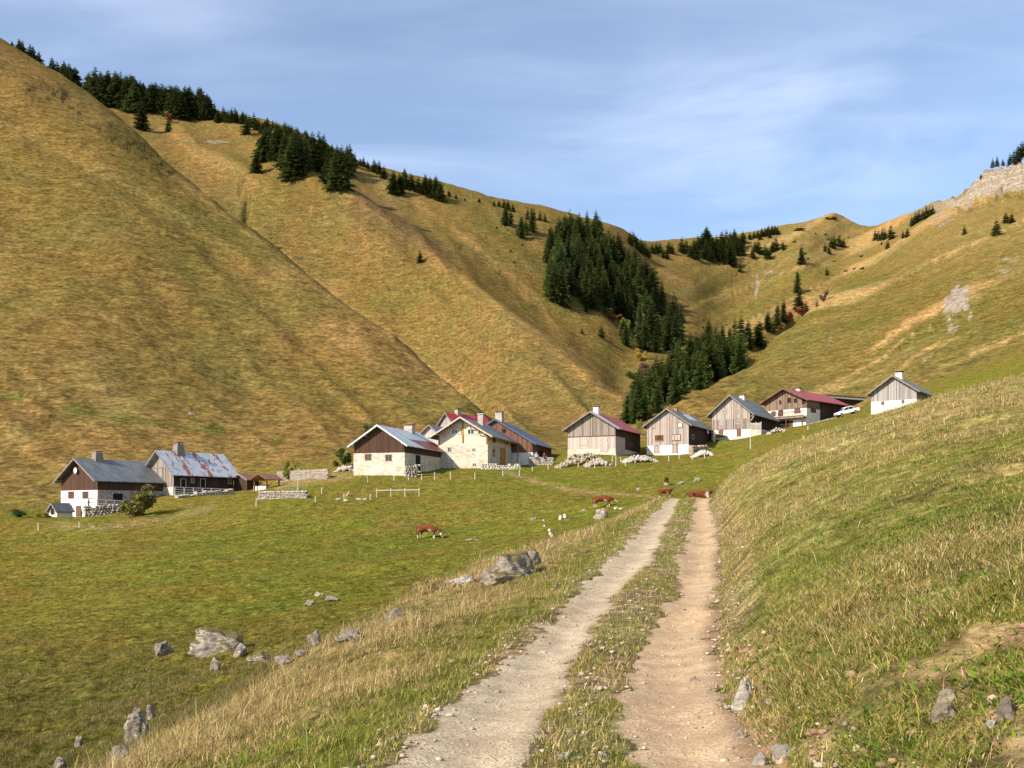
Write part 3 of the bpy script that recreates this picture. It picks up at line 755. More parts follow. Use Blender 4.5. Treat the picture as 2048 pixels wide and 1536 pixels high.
def ico(sub):
    bm = bmesh.new(); bmesh.ops.create_icosphere(bm, subdivisions=sub, radius=1.0)
    V = np.array([v.co[:] for v in bm.verts]); Fc = np.array([[v.index for v in f.verts] for f in bm.faces]); bm.free(); return V, Fc
ICO = {k: ico(k) for k in (1, 2, 3, 4, 5)}
def rock_mesh(sx, sy, sz, seed, sub=4, rough=0.25, cuts=15):
    V, Fc = ICO[sub]; V = V.copy(); rg = np.random.default_rng(seed)
    for i in range(cuts):                       # planar faces
        d = rg.normal(size=3); d /= np.linalg.norm(d); off = rg.uniform(0.55, 0.85)
        e = V @ d - off; V = V - np.maximum(e, 0)[:, None] * d[None] * 0.92
    disp = np.array([mnoise.fractal(Vector(v * 1.6) + Vector((seed * 3.1, 0, 0)), 1.0, 2.0, 4) for v in V])
    crack = np.array([mnoise.ridged_multi_fractal(Vector((v[0] * 1.5, v[1] * 1.5, v[2] * 2.6)) + Vector((0, seed * 1.7, 0)), 0.9, 2.1, 4, 1.0, 2.0) for v in V])
    V = V * (1 + rough * disp - 0.085 * np.clip(crack - 1.1, -0.6, 1.2))[:, None]
    V = V * np.array([sx, sy, sz])[None]
    return V, Fc
def boulder(u, p, wpx, hpx, seed, label, group=None, mat=None, name='boulder', sub=4, flat=0.75, rough=0.25, dep=1.0, tilt=0.0):
    x, y, z = hit(u, p); k = y / F; w = wpx * k / 2; h = hpx * k
    V, Fc = rock_mesh(w * 1.08, w * dep, h * flat, seed, sub, rough)
    if tilt: 
        ca, sa = math.cos(tilt), math.sin(tilt); V = np.stack([V[:, 0] * ca - V[:, 2] * sa, V[:, 1], V[:, 0] * sa + V[:, 2] * ca], 1)
    V[:, 2] += h - V[:, 2].max()
    o = link(name, np_mesh(name, V, Fc, False), mat); o.location = (x, y + w * dep * 0.6, z - 0.06 * h)
    tag(o, label, 'rock', group); return o
def heap(name, u, p, wpx, hpx, n, seed, label, mat, ssize, dpt=0.5, cat='stones'):
    """a loose heap of many stones, one mesh"""
    x, y, z = hit(u, p); k = y / F; W = wpx * k; Hh = hpx * k; rg = np.random.default_rng(seed); Vs, Fs = [], []; b = 0
    for i in range(n):
        a = rg.uniform(-0.5, 0.5); d = rg.uniform(-0.5, 0.5); top = Hh * max(0.12, (1 - (2 * abs(a)) ** 2.2)) * (1 - abs(d) * 0.9)
        s = ssize * rg.uniform(0.6, 1.35); V, Fc = ICO[1]; V = V * (1 + 0.28 * rg.normal(size=(len(V), 1))) * s * np.array([rg.uniform(.8, 1.4), rg.uniform(.8, 1.3), rg.uniform(.6, 1)])
        px, py = a * W, d * W * dpt
        gz = H1(x + px, y + py) - z
        Vs.append(V + np.array([px, py, gz + top * rg.uniform(0.55, 1.0) - s * 0.3])); Fs.append(Fc + b); b += len(V)
    o = link(name, np_mesh(name, np.concatenate(Vs), np.concatenate(Fs)), mat); o.location = (x, y, z); tag(o, label, cat); return o
def stone_wall(u0, p0, u1, p1, hpx, label, mat, thick=0.6, seed=0, steps=14, name='stone_wall', d0=None, d1=None):
    """a dry stone wall between two ground pixels, built of coursed stones"""
    a = hit(u0, p0) if d0 is None else ((u0 - CX) / F * d0, d0, (HOR - p0) / F * d0)
    b = hit(u1, p1) if d1 is None else ((u1 - CX) / F * d1, d1, (HOR - p1) / F * d1)
    a, b = Vector(a), Vector(b); L = (b - a).xy.length; h = hpx * a.y / F; rg = np.random.default_rng(seed + 100)
    ang = math.atan2(b.y - a.y, b.x - a.x); Vs, Fs = [], []; bb = 0
    z = -0.35
    while z < h:
        ch = rg.uniform(0.16, 0.32); x = rg.uniform(-0.2, 0)
        while x < L:
            cw = rg.uniform(0.25, 0.62); V, Fc = ICO[1]
            V = np.sign(V) * np.abs(V) ** 0.55 * (1 + 0.10 * rg.normal(size=(len(V), 1))) * np.array([cw * 0.58, thick / 2 * rg.uniform(0.9, 1.12), ch * 0.60])
            if z + ch * 0.5 < h + rg.uniform(-0.15, 0.1):
                gz = (b.z - a.z) * (x / L)
                Vs.append(V + np.array([x + cw / 2, 0, z + ch / 2 + gz])); Fs.append(Fc + bb); bb += len(V)
            x += cw
        z += ch
    o = link(name, np_mesh(name, np.concatenate(Vs), np.concatenate(Fs)), mat); o.location = a; o.rotation_euler = (0, 0, ang)
    tag(o, label, 'wall'); return o
def pebbles():
    n = 4200; Yp = np.exp(RNG.uniform(math.log(3.5), math.log(45), n)); s = RNG.normal(0, 1, n)
    side = RNG.integers(0, 4, n)
    s = np.where(side == 0, -1.25 + s * 0.22, np.where(side == 1, s * 0.22, np.where(side == 2, 1.25 + s * 0.22, RNG.uniform(-1.3, 1.3, n))))
    X = tx(Yp) + s; r = 0.005 + 0.022 * RNG.random(n) ** 6 + 0.00030 * Yp
    V, Fc = ICO[1]; nv = len(V)
    A = V[None] * (1 + 0.22 * RNG.normal(size=(n, nv, 1))) * r[:, None, None] * np.stack([RNG.uniform(.8, 1.5, n), RNG.uniform(.8, 1.4, n), RNG.uniform(.45, .8, n)], 1)[:, None]
    A = A + np.stack([X, Yp, H(X, Yp) + r * 0.25 + 0.012], 1)[:, None]
    c = np.array([0.42, 0.34, 0.25])[None] * RNG.uniform(0.55, 1.25, n)[:, None]
    Fx = (Fc[None] + (np.arange(n) * nv)[:, None, None]).reshape(-1, 3)
    o = link('gravel', np_mesh('gravel', A.reshape(-1, 3), Fx, False, np.repeat(c, nv, 0)), mat_attr('gravel stone', transl=0.0))
    tag(o, 'loose pale gravel scattered along the ruts', 'gravel', kind='stuff')

def clods():
    """crumbled brown soil in the eroded foot of the bank and along its cut edge"""
    n = 2600; Y = np.exp(RNG.uniform(math.log(4.2), math.log(16), n)); s = np.where(RNG.random(n) < 0.45, 1.25 + np.abs(RNG.normal(0, 0.25, n)), RNG.uniform(1.4, 6, n)); X = tx(Y) + s
    k = (s < 1.9) | (sstep(7.0, 5.4, Y + 1.1 * fbm(X * 1.4, Y * 1.4, 4)) * sstep(1400, 1700, CX + F * X / Y) > 0.3); X, Y = X[k], Y[k]; n = len(X)
    r = 0.006 + 0.028 * RNG.random(n) ** 6; V, Fc = ICO[1]; nv = len(V)
    A = V[None] * (1 + 0.3 * RNG.normal(size=(n, nv, 1))) * r[:, None, None] * np.stack([RNG.uniform(.8, 1.5, n), RNG.uniform(.8, 1.4, n), RNG.uniform(.5, .9, n)], 1)[:, None] + np.stack([X, Y, H(X, Y) + r * 0.2], 1)[:, None]
    c = np.where((RNG.random(n) < 0.15)[:, None], np.array([0.40, 0.30, 0.20])[None], np.array([0.27, 0.17, 0.095])[None]) * RNG.uniform(0.6, 1.2, n)[:, None]
    o = link('soil_clods', np_mesh('soil_clods', A.reshape(-1, 3), (Fc[None] + (np.arange(n) * nv)[:, None, None]).reshape(-1, 3), False, np.repeat(c, nv, 0)), mat_attr('soil clod', transl=0.0))
    tag(o, 'crumbled brown earth along the eroded foot of the bank', 'soil', kind='stuff')

# ------------------------------------------------------------------ building materials
def mat_planks(name, c1, c2, w=0.2, streak=0.6, warm=None, horiz=False):
    t = NT(name); P = t.coord('Object'); sp = t.node('ShaderNodeSeparateXYZ'); t.l.new(P, sp.inputs[0])
    a = sp.outputs['Z'] if horiz else t.math('ADD', sp.outputs['X'], sp.outputs['Y'])
    q = t.math('DIVIDE', a, w); fl = t.math('FLOOR', q); fr = t.math('FRACT', q)
    wn_ = t.node('ShaderNodeTexWhiteNoise', noise_dimensions='1D'); t.l.new(fl, wn_.inputs['W'])
    v = t.mapping(P, scale=(1.2, 1.2, 8) if horiz else (6, 6, 0.5)); n = t.noise(v, 1.3, 6, 0.7); nb = t.noise(P, 0.45, 4, 0.6)
    f = t.math('ADD', t.math('MULTIPLY', wn_.outputs[0], 0.55), t.math('MULTIPLY', n, streak))
    c = t.mix(t.ramp(f, 0.25, 0.85), c1, c2)
    if warm: c = t.mix(t.ramp(nb, 0.50, 0.72, 0, 0.5), c, warm)
    gap = t.ramp(t.math('ABSOLUTE', t.math('SUBTRACT', fr, 0.5)), 0.40, 0.5, 1, 0.35)
    t.base(t.scale(c, gap)); t.set(Roughness=0.85); t.bump(t.math('ADD', gap, t.math('MULTIPLY', n, 0.4)), 0.6, 0.02); return t.m
def mat_stone(name, lo, hi, mortar, scale=2.6, mw=0.07):
    t = NT(name); P = t.coord('Object')
    v1 = t.node('ShaderNodeTexVoronoi'); v2 = t.node('ShaderNodeTexVoronoi', feature='DISTANCE_TO_EDGE')
    m = t.mapping(P, scale=(1, 1, 1.35))
    for v in (v1, v2): t.l.new(m, v.inputs['Vector']); v.inputs['Scale'].default_value = scale
    sp = t.node('ShaderNodeSeparateColor'); t.l.new(v1.outputs['Color'], sp.inputs[0])
    n = t.noise(P, 6, 6, 0.7); n2 = t.noise(P, 0.5, 4, 0.6)
    c = t.mix(sp.outputs[0], lo, hi); c = t.scale(c, t.ramp(n, 0.3, 0.7, 0.75, 1.2))
    e = t.ramp(t.math('ADD', v2.outputs['Distance'], t.math('MULTIPLY', t.math('SUBTRACT', n, 0.5), 0.12)), mw * 0.5, mw * 1.6)
    c = t.mix(e, mortar, c); c = t.scale(c, t.ramp(n2, 0.3, 0.7, 0.82, 1.1))
    t.base(c); t.set(Roughness=0.95); t.bump(t.math('ADD', e, t.math('MULTIPLY', n, 0.6)), 0.8, 0.05); return t.m
def mat_plaster(name, c, stain=(0.42, 0.36, 0.28)):
    t = NT(name); P = t.coord('Object'); n = t.noise(P, 1.2, 7, 0.7); n2 = t.noise(P, 9, 5, 0.7)
    col = t.mix(t.ramp(n, 0.48, 0.74, 0, 0.8), c, stain); col = t.scale(col, t.ramp(n2, 0.3, 0.7, 0.85, 1.1))
    t.base(col); t.set(Roughness=0.95); t.bump(n2, 0.6, 0.03); return t.m
def mat_roof(name, c, rust=0.0, rustc=(0.20, 0.065, 0.03), metal=0.35, rough=0.5, pitch=0.5, blotch=0.25):
    t = NT(name); P = t.coord('Object'); sp = t.node('ShaderNodeSeparateXYZ'); t.l.new(P, sp.inputs[0])
    fr = t.math('FRACT', t.math('DIVIDE', sp.outputs['Y'], pitch)); rib = t.ramp(t.math('ABSOLUTE', t.math('SUBTRACT', fr, 0.5)), 0.34, 0.47)
    n = t.noise(t.mapping(P, scale=(0.35, 1.3, 1)), 1.1, 7, 0.65); n2 = t.noise(P, 5, 5, 0.7)
    sh = t.node('ShaderNodeTexWhiteNoise', noise_dimensions='1D'); t.l.new(t.math('FLOOR', t.math('DIVIDE', sp.outputs['Y'], pitch * 2)), sh.inputs['W'])
    col = t.scale(c, t.math('MULTIPLY', t.ramp(n, 0.3, 0.7, 1 - blotch, 1 + blotch), t.ramp(sh.outputs[0], 0, 1, 0.9, 1.1, False)))
    if rust > 0:
        f = t.ramp(t.math('ADD', n, t.math('MULTIPLY', t.math('SUBTRACT', sh.outputs[0], 0.5), 0.25)), 0.66 - rust * 0.3, 0.74 - rust * 0.3)
        col = t.mix(f, col, rustc); t.set(Metallic=t.math('MULTIPLY', t.math('SUBTRACT', 1.0, f), metal))
    else: t.set(Metallic=metal)
    t.base(col); t.set(Roughness=rough, Specular_IOR_Level=0.3)
    t.bump(t.math('ADD', rib, t.math('MULTIPLY', n2, 0.25)), 0.7, 0.04); return t.m
def mat_plain(name, c, rough=0.7, metal=0.0, var=0.2, spec=0.25):
    t = NT(name); n = t.noise(t.coord('Object'), 3, 5, 0.65); t.base(t.scale(c, t.ramp(n, 0.3, 0.7, 1 - var, 1 + var)))
    t.set(Roughness=rough, Metallic=metal, Specular_IOR_Level=spec); return t.m
M = {}
def make_mats():
    M['brown'] = mat_planks('dark brown larch boards', (0.055, 0.028, 0.018), (0.095, 0.045, 0.028), 0.22)
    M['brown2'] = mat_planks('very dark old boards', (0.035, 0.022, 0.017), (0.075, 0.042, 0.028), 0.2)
    M['grey'] = mat_planks('silver grey old boards', (0.20, 0.18, 0.165), (0.40, 0.36, 0.33), 0.24)
    M['greybrown'] = mat_planks('weathered grey brown boards', (0.13, 0.095, 0.075), (0.34, 0.29, 0.25), 0.24, 0.7, (0.30, 0.15, 0.07))
    M['greywarm'] = mat_planks('grey boards with warm stains', (0.22, 0.18, 0.15), (0.46, 0.40, 0.35), 0.22, 0.6, (0.42, 0.23, 0.12))
    M['oldwarm'] = mat_planks('warm brown old boards', (0.09, 0.055, 0.038), (0.27, 0.19, 0.135), 0.24, 0.7, (0.26, 0.14, 0.07))
    M['palewood'] = mat_planks('pale weathered boards', (0.40, 0.32, 0.27), (0.60, 0.50, 0.43), 0.2, 0.5)
    M['redwood'] = mat_planks('red brown boards', (0.13, 0.055, 0.035), (0.22, 0.11, 0.08), 0.22)
    M['newwood'] = mat_planks('new pale larch cladding', (0.68, 0.53, 0.38), (0.80, 0.66, 0.50), 0.30, 0.4, None, True)
    M['orange'] = mat_planks('orange varnished timber', (0.42, 0.19, 0.06), (0.55, 0.27, 0.10), 0.3, 0.4)
    M['rubble'] = mat_stone('pale rubble masonry', (0.48, 0.37, 0.25), (0.80, 0.72, 0.58), (0.66, 0.58, 0.46))
    M['darkrubble'] = mat_stone('rough field stone', (0.30, 0.26, 0.22), (0.62, 0.56, 0.48), (0.24, 0.20, 0.16), 2.2, 0.1)
    M['plaster'] = mat_plaster('rough lime render', (0.80, 0.74, 0.62))
    M['stonew'] = mat_rock('dry wall stone', (0.66, 0.59, 0.49), (0.38, 0.32, 0.25), 0.0, 0.8)
    M['stoneb'] = mat_rock('brown field stone', (0.58, 0.48, 0.36), (0.32, 0.25, 0.17), 0.2, 0.8)
    M['white'] = mat_rock('white limestone', (0.74, 0.69, 0.60), (0.46, 0.40, 0.32), 0.0, 0.8)
    M['rock'] = mat_rock('lichened limestone', (0.60, 0.51, 0.41), (0.22, 0.18, 0.14), 0.15)
    M['rockmoss'] = mat_rock('grassy limestone', (0.64, 0.55, 0.45), (0.27, 0.22, 0.17), 0.55)
    M['roofgrey'] = mat_roof('grey sheet roof', (0.175, 0.18, 0.18))
    M['roofpale'] = mat_roof('pale zinc roof', (0.50, 0.54, 0.55), 0.0, metal=0.3, blotch=0.15)
    M['roofblue'] = mat_roof('blue grey sheet roof', (0.085, 0.115, 0.16), metal=0.2)
    M['roofdark'] = mat_roof('dark slate roof', (0.16, 0.155, 0.15), metal=0.1, rough=0.7)
    M['roofrust'] = mat_roof('rusting tin roof', (0.55, 0.57, 0.60), 0.40, (0.26, 0.10, 0.06))
    M['roofred'] = mat_roof('red sheet roof', (0.34, 0.055, 0.045), 0.15, (0.22, 0.05, 0.03), metal=0.1)
    M['roofcrimson'] = mat_roof('crimson sheet roof', (0.42, 0.03, 0.05), 0, metal=0.1)
    M['rust'] = mat_roof('rust red sheets', (0.24, 0.095, 0.06), 0.3, (0.17, 0.06, 0.035), metal=0.1)
    M['tan'] = mat_plain('pale timber edge', (0.52, 0.42, 0.34))
    M['greytrim'] = mat_plain('grey timber edge', (0.20, 0.175, 0.155))
    M['lighttrim'] = mat_plain('light grey sheet edge', (0.52, 0.54, 0.53), 0.5, 0.2)
    M['dark'] = mat_plain('dark interior', (0.018, 0.014, 0.012), 0.9)
    M['glass'] = mat_plain('window pane', (0.035, 0.04, 0.05), 0.12, 0.0, 0.1, 0.6)
    M['shutter'] = mat_plain('brown shutter', (0.085, 0.045, 0.032))
    M['frame'] = mat_plain('painted window frame', (0.55, 0.48, 0.42))
    M['rail'] = mat_plain('grey rail timber', (0.46, 0.42, 0.38), 0.85)
    M['post'] = mat_plain('weathered post', (0.52, 0.46, 0.38), 0.9)
    M['chim'] = mat_stone('chimney masonry', (0.34, 0.26, 0.2), (0.58, 0.5, 0.42), (0.5, 0.44, 0.38), 3.5)
    M['whitepaint'] = mat_plain('white enamel', (0.80, 0.80, 0.80), 0.35, 0, 0.05, 0.5)
    M['tyre'] = mat_plain('rubber', (0.02, 0.02, 0.02), 0.85)
    M['steel'] = mat_plain('dull steel', (0.45, 0.46, 0.48), 0.4, 0.7, 0.1)

# ------------------------------------------------------------------ house builder
HOUSES = []
class House:
    def __init__(s, name, label, u0, Y0, pb, a, ul, ur, ps, pe, pa, lower, upper, roof, of=0.7, ob=0.5, osd=0.7, trim='greytrim', cat='house', group=None, rx=0.5, base=1.6, thick=0.13, W=None, L=None):
        s.a = a = R(a); s.Y0 = Y0; s.X0 = (u0 - CX) / F * Y0; s.z0 = (HOR - pb) / F * Y0
        kl, kr = (ul - CX) / F, (ur - CX) / F
        s.W = W or (s.X0 - kl * Y0) / (math.cos(a) + kl * math.sin(a))
        s.L = L or min(24, max(2.5, (kr * Y0 - s.X0) / max(0.05, math.sin(a) - kr * math.cos(a))))
        s.zs = (pb - ps) / F * Y0; s.ze = (pb - pe) / F * Y0
        ya = Y0 + s.W * (1 - rx) * math.sin(a)
        s.za = (HOR - pa) / F * ya - s.z0; s.rx = rx; s.args = (name, label, lower, upper, roof, of, ob, osd, trim, cat, group, base, thick)
        HOUSES.append(s)
    def world(s, x, y):
        c, n = math.cos(s.a), math.sin(s.a)
        return s.X0 + (x - s.W) * c + y * n, s.Y0 - (x - s.W) * n + y * c
    def build(s):
        name, label, lower, upper, roof, of, ob, osd, trim, cat, group, base, thick = s.args
        x0, y0 = s.world(0, 0)
        s.root = empty(name, (x0, y0, s.z0), -s.a, label, cat, group)
        W, L, zs, ze, za = s.W, s.L, s.zs, s.ze, s.za; rx = W * s.rx
        MB().box(-0.06, W + 0.06, -0.06, L + 0.06, -base, zs).build('lower_wall', M[lower], s.root)
        sl, sr = (za - ze) / rx, (za - ze) / (W - rx)
        MB().prism([(0, zs), (W, zs), (W, ze - 0.02), (rx, za - 0.06), (0, ze - 0.02)], 'y', 0, L).build('upper_wall', M[upper], s.root)
        o1, o2 = osd if isinstance(osd, tuple) else (osd, osd)
        up = 0.10; t = thick
        poly = [(-o1, ze - sl * o1 + up), (rx, za + up), (W + o2, ze - sr * o2 + up), (W + o2, ze - sr * o2 + up - t), (rx, za + up - t), (-o1, ze - sl * o1 + up - t)]
        s.roof = MB().prism(poly, 'y', -of, L + ob).build('roof', M[roof], s.root)
        d = 0.24; g = 0.03
        poly = [(-o1 - g, ze - sl * o1 + up + g), (rx, za + up + g), (W + o2 + g, ze - sr * o2 + up + g), (W + o2 + g, ze - sr * o2 + up - d), (rx, za + up - d - 0.03), (-o1 - g, ze - sl * o1 + up - d)]
        MB().prism(poly, 'y', -of - 0.07, -of - 0.003).build('bargeboard', M[trim], s.root)
        for fx, fz in ((0.012, 0), (0.25, 0), (0.5, 0), (0.75, 0), (0.988, 0)):
            m = MB()
            x = W * fx; zz = (ze + sl * x if x <= rx else za - sr * (x - rx)) - 0.16
            m.box(x - 0.09, x + 0.09, -of + 0.02, -0.005, zz - 0.1, zz + 0.08)
            m.build('rafter', M[trim], s.root)
        return s
    def gp(s, u, p):           # pixel on the gable plane -> local x, z
        k = (u - CX) / F; t = (s.X0 - k * s.Y0) / (math.cos(s.a) + k * math.sin(s.a)); return s.W - t, (HOR - p) / F * (s.Y0 + t * math.sin(s.a)) - s.z0
    def sp(s, u, p):           # pixel on the right side wall -> local y, z
        k = (u - CX) / F; t = (k * s.Y0 - s.X0) / (math.sin(s.a) - k * math.cos(s.a)); return t, (HOR - p) / F * (s.Y0 + t * math.cos(s.a)) - s.z0
    def ridge_y(s, u):
        px, py = s.world(s.W * s.rx, 0); k = (u - CX) / F
        return (k * py - px) / (math.sin(s.a) - k * math.cos(s.a))
    def roof_z(s, x):
        return s.ze + (s.za - s.ze) * (x / (s.W * s.rx) if x <= s.W * s.rx else (s.W - x) / (s.W * (1 - s.rx)))
    def opening(s, side, u1, p1, u2, p2, kind='window', frame='frame', pane='glass', out=0.06, label=None, bars=1):
        if side == 'g': (a1, z1), (a2, z2) = s.gp(u1, p1), s.gp(u2, p2)
        else: (a1, z1), (a2, z2) = s.sp(u1, p1), s.sp(u2, p2)
        a1, a2 = min(a1, a2), max(a1, a2); z1, z2 = min(z1, z2), max(z1, z2)
        def bx(m, b1, b2, o1, o2, c1, c2):
            if side == 'g': m.box(b1, b2, -o2, -o1, c1, c2)
            else: m.box(s.W + o1, s.W + o2, b1, b2, c1, c2)
        w = 0.09; o = out; m = MB()
        if kind == 'door':
            bx(m, a1, a2, 0.0, o + 0.03, z1, z2); d = m.build('door', M[pane], s.root)
            f = MB(); bx(f, a1 - w, a1 - 0.002, 0, o + 0.07, z1, z2 + w); bx(f, a2 + 0.002, a2 + w, 0, o + 0.07, z1, z2 + w); bx(f, a1 - 0.001, a2 + 0.001, 0, o + 0.068, z2 + 0.002, z2 + w)
            f.build('door_frame', M[frame], d); r = d
        else:
            bx(m, a1, a1 + w, 0, o + 0.06, z1, z2); bx(m, a2 - w, a2, 0, o + 0.06, z1, z2)
            bx(m, a1 + w, a2 - w, 0, o + 0.055, z1, z1 + w); bx(m, a1 + w, a2 - w, 0, o + 0.055, z2 - w, z2)
            for b in range(bars):
                c = a1 + (a2 - a1) * (b + 1) / (bars + 1); bx(m, c - 0.035, c + 0.035, 0, o + 0.045, z1 + w, z2 - w)
            r = m.build('window', M[frame], s.root)
            q = MB(); bx(q, a1 + 0.02, a2 - 0.02, 0, o + 0.02, z1 + 0.02, z2 - 0.02); q.build('pane', M[pane], r)
        if label: r['label'] = label
        return r
    def shutters(s, u1, p1, u2, p2, mat='orange'):
        (a1, z1), (a2, z2) = s.gp(u1, p1), s.gp(u2, p2); z1, z2 = min(z1, z2), max(z1, z2); w = (a2 - a1) * 0.5
        for b1, b2 in ((a1 - w - 0.03, a1 - 0.03), (a2 + 0.03, a2 + w + 0.03)): MB().box(b1, b2, -0.1, -0.002, z1, z2).build('shutter', M[mat], s.root)
    def chimney(s, u, ptop, w, d, mat='chim', cap='greytrim', x=None, taper=1.0, y=None, capo=0.12):
        y = s.ridge_y(u) if y is None else y
        x = s.W * s.rx if x is None else s.W * x
        wx, wy = s.world(x, y); zt = (HOR - ptop) / F * wy - s.z0; zb = s.roof_z(x) - 0.7
        m = MB(); w2, d2 = w * taper, d * taper
        m.add([(x - w / 2, y - d / 2, zb), (x + w / 2, y - d / 2, zb), (x + w / 2, y + d / 2, zb), (x - w / 2, y + d / 2, zb),
               (x - w2 / 2, y - d2 / 2, zt), (x + w2 / 2, y - d2 / 2, zt), (x + w2 / 2, y + d2 / 2, zt), (x - w2 / 2, y + d2 / 2, zt)],
              [(0, 3, 2, 1), (4, 5, 6, 7), (0, 1, 5, 4), (1, 2, 6, 5), (2, 3, 7, 6), (3, 0, 4, 7)])
        c = m.build('chimney', M[mat], s.root)
        k = MB()
        for sx in (-1, 1):
            for sy in (-1, 1): k.box(x + sx * w2 * 0.42 - 0.06, x + sx * w2 * 0.42 + 0.06, y + sy * d2 * 0.42 - 0.06, y + sy * d2 * 0.42 + 0.06, zt + 0.003, zt + 0.2)
        k.box(x - w2 / 2 - capo, x + w2 / 2 + capo, y - d2 / 2 - capo, y + d2 / 2 + capo, zt + 0.2, zt + 0.28)
        k.build('chimney_cap', M[cap], c); return c
    def part(s, name, mb, mat): return mb.build(name, M[mat], s.root)

def define_houses():
    G = {}
    G['h1'] = House('wooden_barn', 'dark brown barn over white ground floor at the far left with grey roof', 195, 150, 1033, 35, 123, 326, 980, 957, 918, 'plaster', 'brown', 'roofgrey', 0.9, 0.6, 0.7, 'greytrim', 'barn', 'hamlet houses', base=2.5)
    G['h1b'] = House('tin_roofed_barn', 'old barn under rust streaked silver tin roof behind a railed stone terrace', 347, 158, 990, 35, 293, 466, 974, 940, 902, 'rubble', 'greybrown', 'roofrust', 0.8, 0.9, 1.0, 'greytrim', 'barn', 'hamlet houses', base=4)
    G['annex'] = House('lean_to_shed', 'low dark shed joined to the right end of the rusty roofed barn', 494, 166, 983, 35, 468, 503, 979, 957, 948, 'brown2', 'brown2', 'rust', 0.5, 0.3, 0.6, 'greytrim', 'shed', base=2)
    G['kennel'] = House('garden_hut', 'tiny white hut with grey brown roof left of the dark brown barn', 114, 143, 1032, 28, 99, 134, 1021, 1019, 1007, 'plaster', 'plaster', 'roofdark', 0.35, 0.25, 0.35, 'greytrim', 'hut', base=1)
    G['h2'] = House('stone_barn', 'barn of pale rubble below dark brown boards, zinc roof with a rust red corner', 809, 159, 951, 17, 708, 884, 905, 886, 851, 'rubble', 'brown', 'roofpale', 0.8, 0.6, 0.8, 'lighttrim', 'barn', 'hamlet houses', base=2.5)
    G['h3'] = House('alpine_chalet', 'freshly restored chalet of pale rubble and new blond larch with two shuttered windows', 975, 172, 937, 16, 877, 1022, 888, 866, 836, 'rubble', 'newwood', 'roofdark', 1.5, 1.6, 1.3, 'tan', 'house', 'hamlet houses', base=2.5)
    G['h3b'] = House('gabled_shed', 'small grey gabled shed peeping out between zinc roofed barn and new larch chalet', 879, 182, 925, 24, 841, 920, 900, 868, 850.5, 'palewood', 'palewood', 'roofgrey', 0.5, 0.5, 0.6, 'greytrim', 'shed', 'hamlet houses', base=2)
    G['h5'] = House('red_roofed_house', 'grey gabled house with long crimson roof behind the larch chalet', 914, 202, 912, 43, 873, 990, 890, 855, 826.5, 'plaster', 'grey', 'roofcrimson', 0.5, 0.5, 0.5, 'greytrim', 'house', 'hamlet houses', base=2)
    G['h4'] = House('blue_roofed_barn', 'wide red brown barn under steep blue grey roof where two people sit outside', 1065, 186, 931, 15, 918, 1103, 905, 884, 839, 'plaster', 'redwood', 'roofblue', 0.5, 0.7, 0.8, 'roofblue', 'barn', 'hamlet houses', base=2.5)
    G['h6'] = House('old_barn', 'old grey brown barn with red sheet roof behind mound of stones', 1231, 185, 911, 24, 1136, 1280, 896, 853, 824, 'rubble', 'greybrown', 'roofred', 0.8, 0.7, 0.9, 'greytrim', 'barn', 'hamlet houses', base=2.5)
    G['h7'] = House('grey_barn', 'silver grey boarded barn with a row of orange framed windows and satellite dish', 1377, 190, 908, 28, 1294, 1424, 889, 846, 818, 'plaster', 'greywarm', 'roofdark', 0.7, 0.6, 0.8, 'greytrim', 'barn', 'hamlet houses', base=2)
    G['h8'] = House('two_tone_barn', 'tall grey boarded barn with brownish lower boards and a railed side porch', 1500, 198, 875, 31, 1424, 1549, 858, 822, 791, 'plaster', 'greywarm', 'roofgrey', 0.8, 0.8, 1.0, 'greytrim', 'barn', 'hamlet houses', base=2)
    G['h9'] = House('balcony_chalet', 'broad chalet with long wooden balcony and red roof beside the white pickup', 1613, 212, 850, 47, 1530, 1690, 816, 797, 778, 'plaster', 'oldwarm', 'roofred', 1.1, 0.8, 1.0, 'redwood', 'house', 'hamlet houses', base=2)
    G['h9b'] = House('long_cattle_shed', 'long low dark shed with pale roof edge behind the white pickup', 1652, 232, 835, 62, 1640, 1752, 822, 794, 789, 'brown2', 'brown2', 'brown2', 0.3, 0.3, 0.5, 'lighttrim', 'shed', 'hamlet houses', base=2)
    G['h10'] = House('hillside_barn', 'grey barn on white walls standing highest on the right, partly behind the grassy bank', 1833, 178, 822, 37, 1743, 1868, 798, 779, 752, 'plaster', 'grey', 'roofgrey', 0.8, 0.6, 0.7, 'greytrim', 'barn', 'hamlet houses', base=3)
    return G
HG = define_houses()
def level_ground():
    global LEVEL_P, LEVEL_W
    pts, res = [], []
    for h in HOUSES:
        for x, y in ((h.W, 0), (0, 0)) if h.W > 4 else ((h.W, 0),):
            wx, wy = h.world(x, y); pts.append((wx, wy)); res.append(h.z0)
    P = np.array(pts); r = np.array(res) - H(P[:, 0], P[:, 1])
    D = np.hypot(P[:, None, 0] - P[None, :, 0], P[:, None, 1] - P[None, :, 1])
    K = np.exp(-D ** 2 / (2 * LEVEL_S ** 2)) + 0.15 * np.eye(len(P))
    w = np.linalg.solve(K, r); LEVEL_P, LEVEL_W = P, np.clip(w, -4, 4)
    if 0: print('LEVEL', [(h.args[0], round(float(v), 2)) for h, v in zip([h for h in HOUSES for _ in ((0, 1) if h.W > 4 else (0,))], r)])
level_ground()

